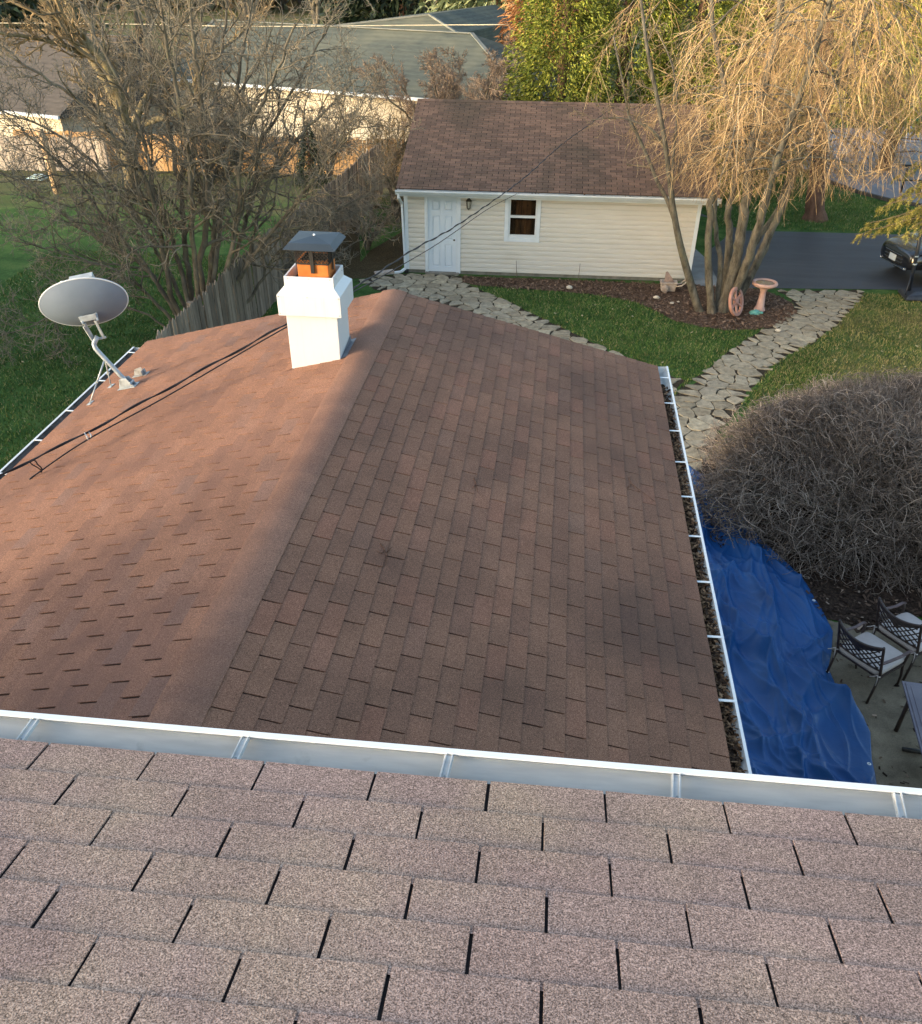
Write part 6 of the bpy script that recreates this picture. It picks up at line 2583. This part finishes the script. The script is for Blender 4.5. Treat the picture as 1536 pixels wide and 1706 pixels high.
def evergreen(name, label, base, h, r, mat, barkm, n, ln=.32, wd=.045, shape=.85, droop=-.25, lump=.22, group=None, z0=.03):
    th = thing(name, label, 'tree', base, 0, group)
    m = TB()
    m.tube(np.array([[base[0], base[1], base[2] - .1], [base[0], base[1], base[2] + h * .5], [base[0], base[1], base[2] + h * .95]]), np.array([r * .09 + .05, r * .06 + .03, .02]), 8)
    # limbs inside the crown
    for _ in range(40):
        z = RNG.uniform(.05, .85)
        a_ = RNG.uniform(0, 6.28)
        rr_ = r * (1 - z) ** shape * .85
        p = np.array([base[0], base[1], base[2] + h * z])
        q = p + np.array([math.cos(a_) * rr_, math.sin(a_) * rr_, -.1 * rr_])
        m.tube(np.array([p, (p + q) / 2 + np.array([0, 0, .08 * rr_]), q]), np.array([.03, .02, .008]), 4)
    obj('trunk', m, barkm, th)
    z = z0 + (1 - z0) * (1 - np.sqrt(RNG.uniform(0, 1, n)))
    a_ = RNG.uniform(0, 2 * PI, n)
    lumps = 1 + lump * np.sin(a_ * 5 + z * 17 + base[0]) * np.cos(z * 23 + a_ * 2) + lump * .6 * np.sin(a_ * 11 - z * 41)
    R_ = r * (1 - z) ** shape * lumps * np.sqrt(RNG.uniform(.35, 1.08, n))
    C = np.stack([base[0] + R_ * np.cos(a_), base[1] + R_ * np.sin(a_), base[2] + h * z + RNG.normal(0, .05, n)], 1)
    D = np.stack([np.cos(a_), np.sin(a_), droop + 0 * a_], 1) + RNG.normal(0, .42, (n, 3))
    D /= np.linalg.norm(D, axis=1)[:, None]
    t = TB()
    sprays(t, C, D, ln * RNG.uniform(.6, 1.3, n), wd * RNG.uniform(.7, 1.3, n))
    obj('crown', t, mat, th)
    return th


ARB = leaf_mat('arborvitae_leaf', [(0, L(60, 74, 28)), (.4, L(106, 116, 42)), (.75, L(144, 148, 56)), (1, L(176, 168, 72))])
SPR = leaf_mat('spruce_needles', [(0, L(78, 90, 62)), (.5, L(116, 126, 88)), (1, L(150, 154, 110))])
DKS = leaf_mat('dark_spruce', [(0, L(30, 40, 28)), (.5, L(48, 60, 40)), (1, L(72, 82, 52))])
LAR = leaf_mat('larch_twigs', [(0, L(120, 82, 50)), (.5, L(164, 112, 66)), (1, L(190, 140, 86))])
YEL = leaf_mat('yellow_conifer', [(0, L(112, 112, 50)), (.4, L(152, 146, 66)), (.8, L(186, 170, 84)), (1, L(206, 184, 104))])
BRK = bark('red_bark', L(74, 56, 46), L(118, 90, 74), 6)
for i, (x, y, h, r, n) in enumerate(((-.2, 37.0, 11.5, 2.1, 11000), (2.0, 38.2, 12.5, 2.4, 11000), (4.6, 38.0, 12.0, 2.3, 9000), (7.4, 40.5, 12.0, 2.4, 6000))):
    evergreen('arborvitae', ['tall yellow-green evergreen, left end of the row behind the garage ridge', 'second yellow-green evergreen of the row, behind the middle of the garage ridge', 'third yellow-green evergreen of the row, half hidden by the orange twigs', 'yellow-green evergreen at the right end of the row, seen through the orange twigs'][i],
              (x, y, terr(y)), h, r, ARB, BRK, int(n * 3.6), .17, .022, .55, -.1, .26, 'evergreens behind the garage')
evergreen('small_spruce', 'small dark cone-shaped spruce in front of the tan fence', (-9.9, 37.0, terr(37)), 2.3, .62, DKS, BRK, 2600, .16, .02, .9)
evergreen('spruce', 'pale grey-green spruce behind the neighbour roof', (-5.0, 70, terr(70)), 16, 5.0, SPR, BRK, 9000, .7, .10, .8, -.3, .3)
evergreen('larch', 'orange-brown larch just left of the yellow-green evergreens', (-1.6, 50, terr(50)), 12, 2.2, LAR, BRK, 5200, .6, .035, .75, -.2, .3)
evergreen('dark_spruce', 'dark evergreen at the top left corner behind the bare trees', (-36, 62, terr(62)), 14, 5.5, DKS, BRK, 6000, .8, .12, .8, -.3, .3)
evergreen('dark_spruce', 'dark evergreen behind the neighbour roof, left of the pale spruce', (-13.5, 84, terr(84)), 16, 5.5, DKS, BRK, 6000, .9, .14, .8, -.3, .3)
for x, y, lb, mt in ((14.5, 45, 'olive conifer behind the weeping tree, beyond the street', YEL), (21, 47, 'olive conifer at the upper right beyond the street', YEL), (10.0, 55, 'tall conifer far behind the weeping tree', ARB), (27, 58, 'far dark conifer at the upper right corner', SPR)):
    evergreen('conifer', lb, (x, y, terr(y)), 13, 3.2, mt, BRK, 5200, .55, .07, .75, -.3, .3, z0=.16)
# red-barked trunk on the strip beyond the drive
rb = atz(1357, 366, terr(33))
m = TB()
pz = [at(1357, 366, rb.y), at(1358, 330, rb.y), at(1362, 290, rb.y), at(1368, 220, rb.y), at(1376, 100, rb.y), at(1386, -80, rb.y)]
P = [np.array(q) for q in smooth_line(pz, 5)]
P[0][2] -= .15
rad = np.linspace(.34, .16, len(P))
rad[0] *= 1.5
rad[1] *= 1.2
m.tube(np.array(P), rad, 12)
rt_ = thing('pine_tree', 'reddish straight trunk standing on the grass strip beyond the driveway', 'tree', (rb.x, rb.y, rb.z))
obj('trunk', m, BRK, rt_)
n = 7000
z = RNG.uniform(3.0, 9.5, n)
a_ = RNG.uniform(0, 6.28, n)
R_ = 2.6 * np.sqrt(RNG.uniform(0, 1, n)) * np.clip((z - 2.2) / 1.6, .3, 1) * (1 + .3 * np.sin(5 * a_ + z * 3))
C = np.stack([rb.x + .4 + R_ * np.cos(a_), rb.y + 1.2 + R_ * np.sin(a_), z], 1)
D = np.stack([np.cos(a_), np.sin(a_), -.4 + 0 * a_], 1) + RNG.normal(0, .4, (n, 3))
D /= np.linalg.norm(D, axis=1)[:, None]
t = TB()
sprays(t, C, D, .35 * RNG.uniform(.6, 1.3, n), .03 * RNG.uniform(.7, 1.3, n))
obj('crown', t, YEL, rt_)

# ------------------------------------------------------------------ yellow conifer reaching in from the right
yc = thing('yellow_conifer', 'yellow-green conifer whose drooping branches reach in from the right over the car', 'tree', (11.6, 24.8, 0))
tb_ = TB()
tb_.tube(np.array([[11.6, 24.8, -.1], [11.62, 24.8, 4], [11.6, 24.85, 9.5]]), np.array([.26, .18, .05]), 10)
obj('trunk', tb_, BRK, yc)
wood, need = TB(), TB()
bl = []
targets = [(1437, 388, 24.0), (1450, 372, 24.3), (1470, 345, 23.8), (1490, 330, 24.2), (1505, 360, 23.7), (1520, 310, 24.1), (1470, 380, 24.3), (1530, 345, 23.6), (1528, 270, 24.0), (1500, 290, 24.5), (1545, 380, 23.8), (1550, 300, 23.8), (1515, 215, 24.2), (1540, 180, 24.0), (1515, 382, 23.5)]
for x, y, Y_ in targets:
    tip = np.array(at(x, y, Y_))
    st = np.array([11.6, 24.8, min(8.5, tip[2] + RNG.uniform(.35, .9))])
    n = 16
    pts = []
    for i in range(n + 1):
        t_ = i / n
        q = st * (1 - t_) + tip * t_
        q = q + np.array([0, 0, .32 * math.sin(PI * t_) * (1 - t_ * .3)]) + RNG.normal(0, .015, 3)
        pts.append(q)
    pts = np.array(pts)
    wood.tube(pts, np.linspace(.035, .007, n + 1), 5)
    for i in range(4, n + 1):
        for sg in (-1, 1, 0):
            d = unit(pts[min(i + 1, n)] - pts[i - 1])
            sd = np.cross(d, [0, 0, 1]) * (sg if sg else RNG.normal(0, .3))
            dd = unit(d * .8 + sd * .75 + np.array([0, 0, -.35]))
            ln = RNG.uniform(.2, .48) * (1.1 - .4 * i / n)
            k = 7
            q = pts[i]
            bp_ = [q]
            for j in range(k):
                dd = unit(dd + np.array([0, 0, -.12]) + RNG.normal(0, .08, 3))
                q = q + dd * ln / k
                bp_.append(q)
            bp_ = np.array(bp_)
            wood.tube(bp_, np.linspace(.007, .003, k + 1), 3)
            bl.append((bp_, dd))
for bp_, dd in bl:
    n = 46
    f = RNG.uniform(0, len(bp_) - 1.001, n)
    i = f.astype(int)
    C = bp_[i] + (bp_[i + 1] - bp_[i]) * (f - i)[:, None]
    D = dd[None, :] * .7 + RNG.normal(0, .55, (n, 3))
    D /= np.linalg.norm(D, axis=1)[:, None]
    ln = RNG.uniform(.05, .10, n)[:, None]
    sd = np.cross(D, RNG.normal(0, 1, (n, 3)))
    sd /= np.linalg.norm(sd, axis=1)[:, None]
    need.tris(np.stack([C - sd * .008, C + sd * .008, C + D * ln], 1))
obj('branches', wood, TW_P, yc)
obj('needles', need, YEL, yc)

# ------------------------------------------------------------------ big bare shrub right of the wing
TW_S = twig_mat('shrub_twigs', [(0, L(84, 76, 69)), (.5, L(118, 106, 97)), (.85, L(146, 133, 121)), (1, L(184, 170, 156))])
sh = thing('round_shrub', 'large rounded bare shrub of dense grey-brown twigs beside the flagstone path', 'shrub', (6.3, 13.6, 0))
inner, outer = TB(), TB()
SC = np.array([6.15, 13.55, .1])
SR = np.array([3.30, 2.65, 1.75])


def shell_pt(f):
    while True:
        v = RNG.normal(0, 1, 3)
        v /= np.linalg.norm(v)
        if v[2] > -.08:
            break
    lump = 1 + .08 * math.sin(4 * math.atan2(v[1], v[0]) + 3 * v[2]) + .07 * math.sin(9 * v[0] + 7 * v[1]) + .05 * math.sin(17 * v[0] - 13 * v[2])
    return SC + v * SR * f * lump, v


for i in range(520):
    tip, v = shell_pt(RNG.uniform(.86, 1.02))
    b0 = np.array([SC[0] + RNG.normal(0, .5), SC[1] + RNG.normal(0, .4), .0])
    n = 12
    pts = []
    mid = b0 * .4 + tip * .6 + np.array([0, 0, .35])
    for j in range(n + 1):
        t_ = j / n
        pts.append(b0 * (1 - t_) ** 2 + mid * 2 * t_ * (1 - t_) + tip * t_ * t_ + RNG.normal(0, .03, 3) * (t_ > 0))
    inner.tube(np.array(pts), np.linspace(.022, .008, n + 1), 4)
for i in range(26000):
    p, v = shell_pt(RNG.uniform(.70, 1.0) ** .6)
    d = unit(v * RNG.uniform(.2, 1.2) + RNG.normal(0, .62, 3))
    ln = RNG.uniform(.18, .62)
    n = 5
    pts = [p]
    for j in range(n):
        d = unit(d + RNG.normal(0, .23, 3) + v * .03)
        p = p + d * ln / n
        e_ = np.sum(((p - SC) / SR) ** 2)
        if e_ > 1.16:
            d = unit(d - v * .8)
        p[2] = max(p[2], .03)
        pts.append(p)
    outer.tube(np.array(pts), np.linspace(RNG.uniform(.004, .007), .003, n + 1), 3)
obj('branches', inner, BARK_L, sh)
obj('twigs', outer, TW_S, sh)

# ------------------------------------------------------------------ far woodland
cfgF = dict(n=[10, 5, 4], step=[.9, .6, .4, .3], wob=[.06, .12, .18, .2], up=[.03, .06, .05, .04], tip=[.4, .4, .4, .5], ang=[42, 44, 44], ratio=[.38, .5, .5], rr=[.5, .55, .6], start=[.15, .2, .2], rmin=.022, maxl=[4.5, 2.2, 1.3], stemlen=11)
far = [((-30, 70), 'far bare tree at the upper left, behind the dark-roofed house', TW_L), ((-21, 66), 'far bare tree above the left neighbour roof, beside the dark evergreen', TW_P), ((-17, 92), 'dark far trunk at the top edge behind the grey-green roof', TW_L), ((-9.5, 78), 'slim far bare tree behind the ridge of the grey-green roof', TW_L), ((-2.5, 64), 'far bare tree between the pale spruce and the larch', TW_P), ((-40, 55), 'bare tree at the far left edge near the dark-roofed house', TW_P), ((3, 80), 'far bare tree hidden behind the yellow-green evergreens', TW_L), ((-25, 100), 'distant bare tree at the top edge, left part', TW_L)]
for (x, y), lb, tm in far:
    bare_tree('bare_tree', lb, (x, y, terr(y)), 11, .22, 3, 2.2, cfgF, BARK_L, tm, group='far bare trees')
# wood edge that closes the view far off
t = TB()
n = 26000
x = RNG.uniform(-120, 120, n)
y = RNG.uniform(120, 150, n)
z = RNG.uniform(0, 1, n) ** .8 * (9 + 3 * np.sin(x * .21) + 2 * np.sin(x * .53 + 1))
C = np.stack([x, y, z - .5], 1)
D = RNG.normal(0, 1, (n, 3))
D /= np.linalg.norm(D, axis=1)[:, None]
sprays(t, C, D, RNG.uniform(1.0, 2.2, n), RNG.uniform(.15, .5, n))
stuff(obj('woodland', t, leaf_mat('far_wood', [(0, L(60, 52, 42)), (.5, L(88, 76, 58)), (.8, L(70, 76, 50)), (1, L(116, 98, 72))])), 'distant mixed woodland closing the view at the top edge', 'woodland')
# power line that crosses above the neighbour roof
m = MB()
wl = [at(-60, 38, 50), at(200, 40, 50), at(420, 44, 50), at(700, 42, 50), at(845, 41, 49)]
m.tube(smooth_line(wl, 6), .022, 5)
tag(obj('utility_wire', m, simple('pale_wire', L(196, 186, 160), L(180, 170, 146), 5, .6, .3)), 'pale overhead wire crossing above the grey-green neighbour roof', 'wire')
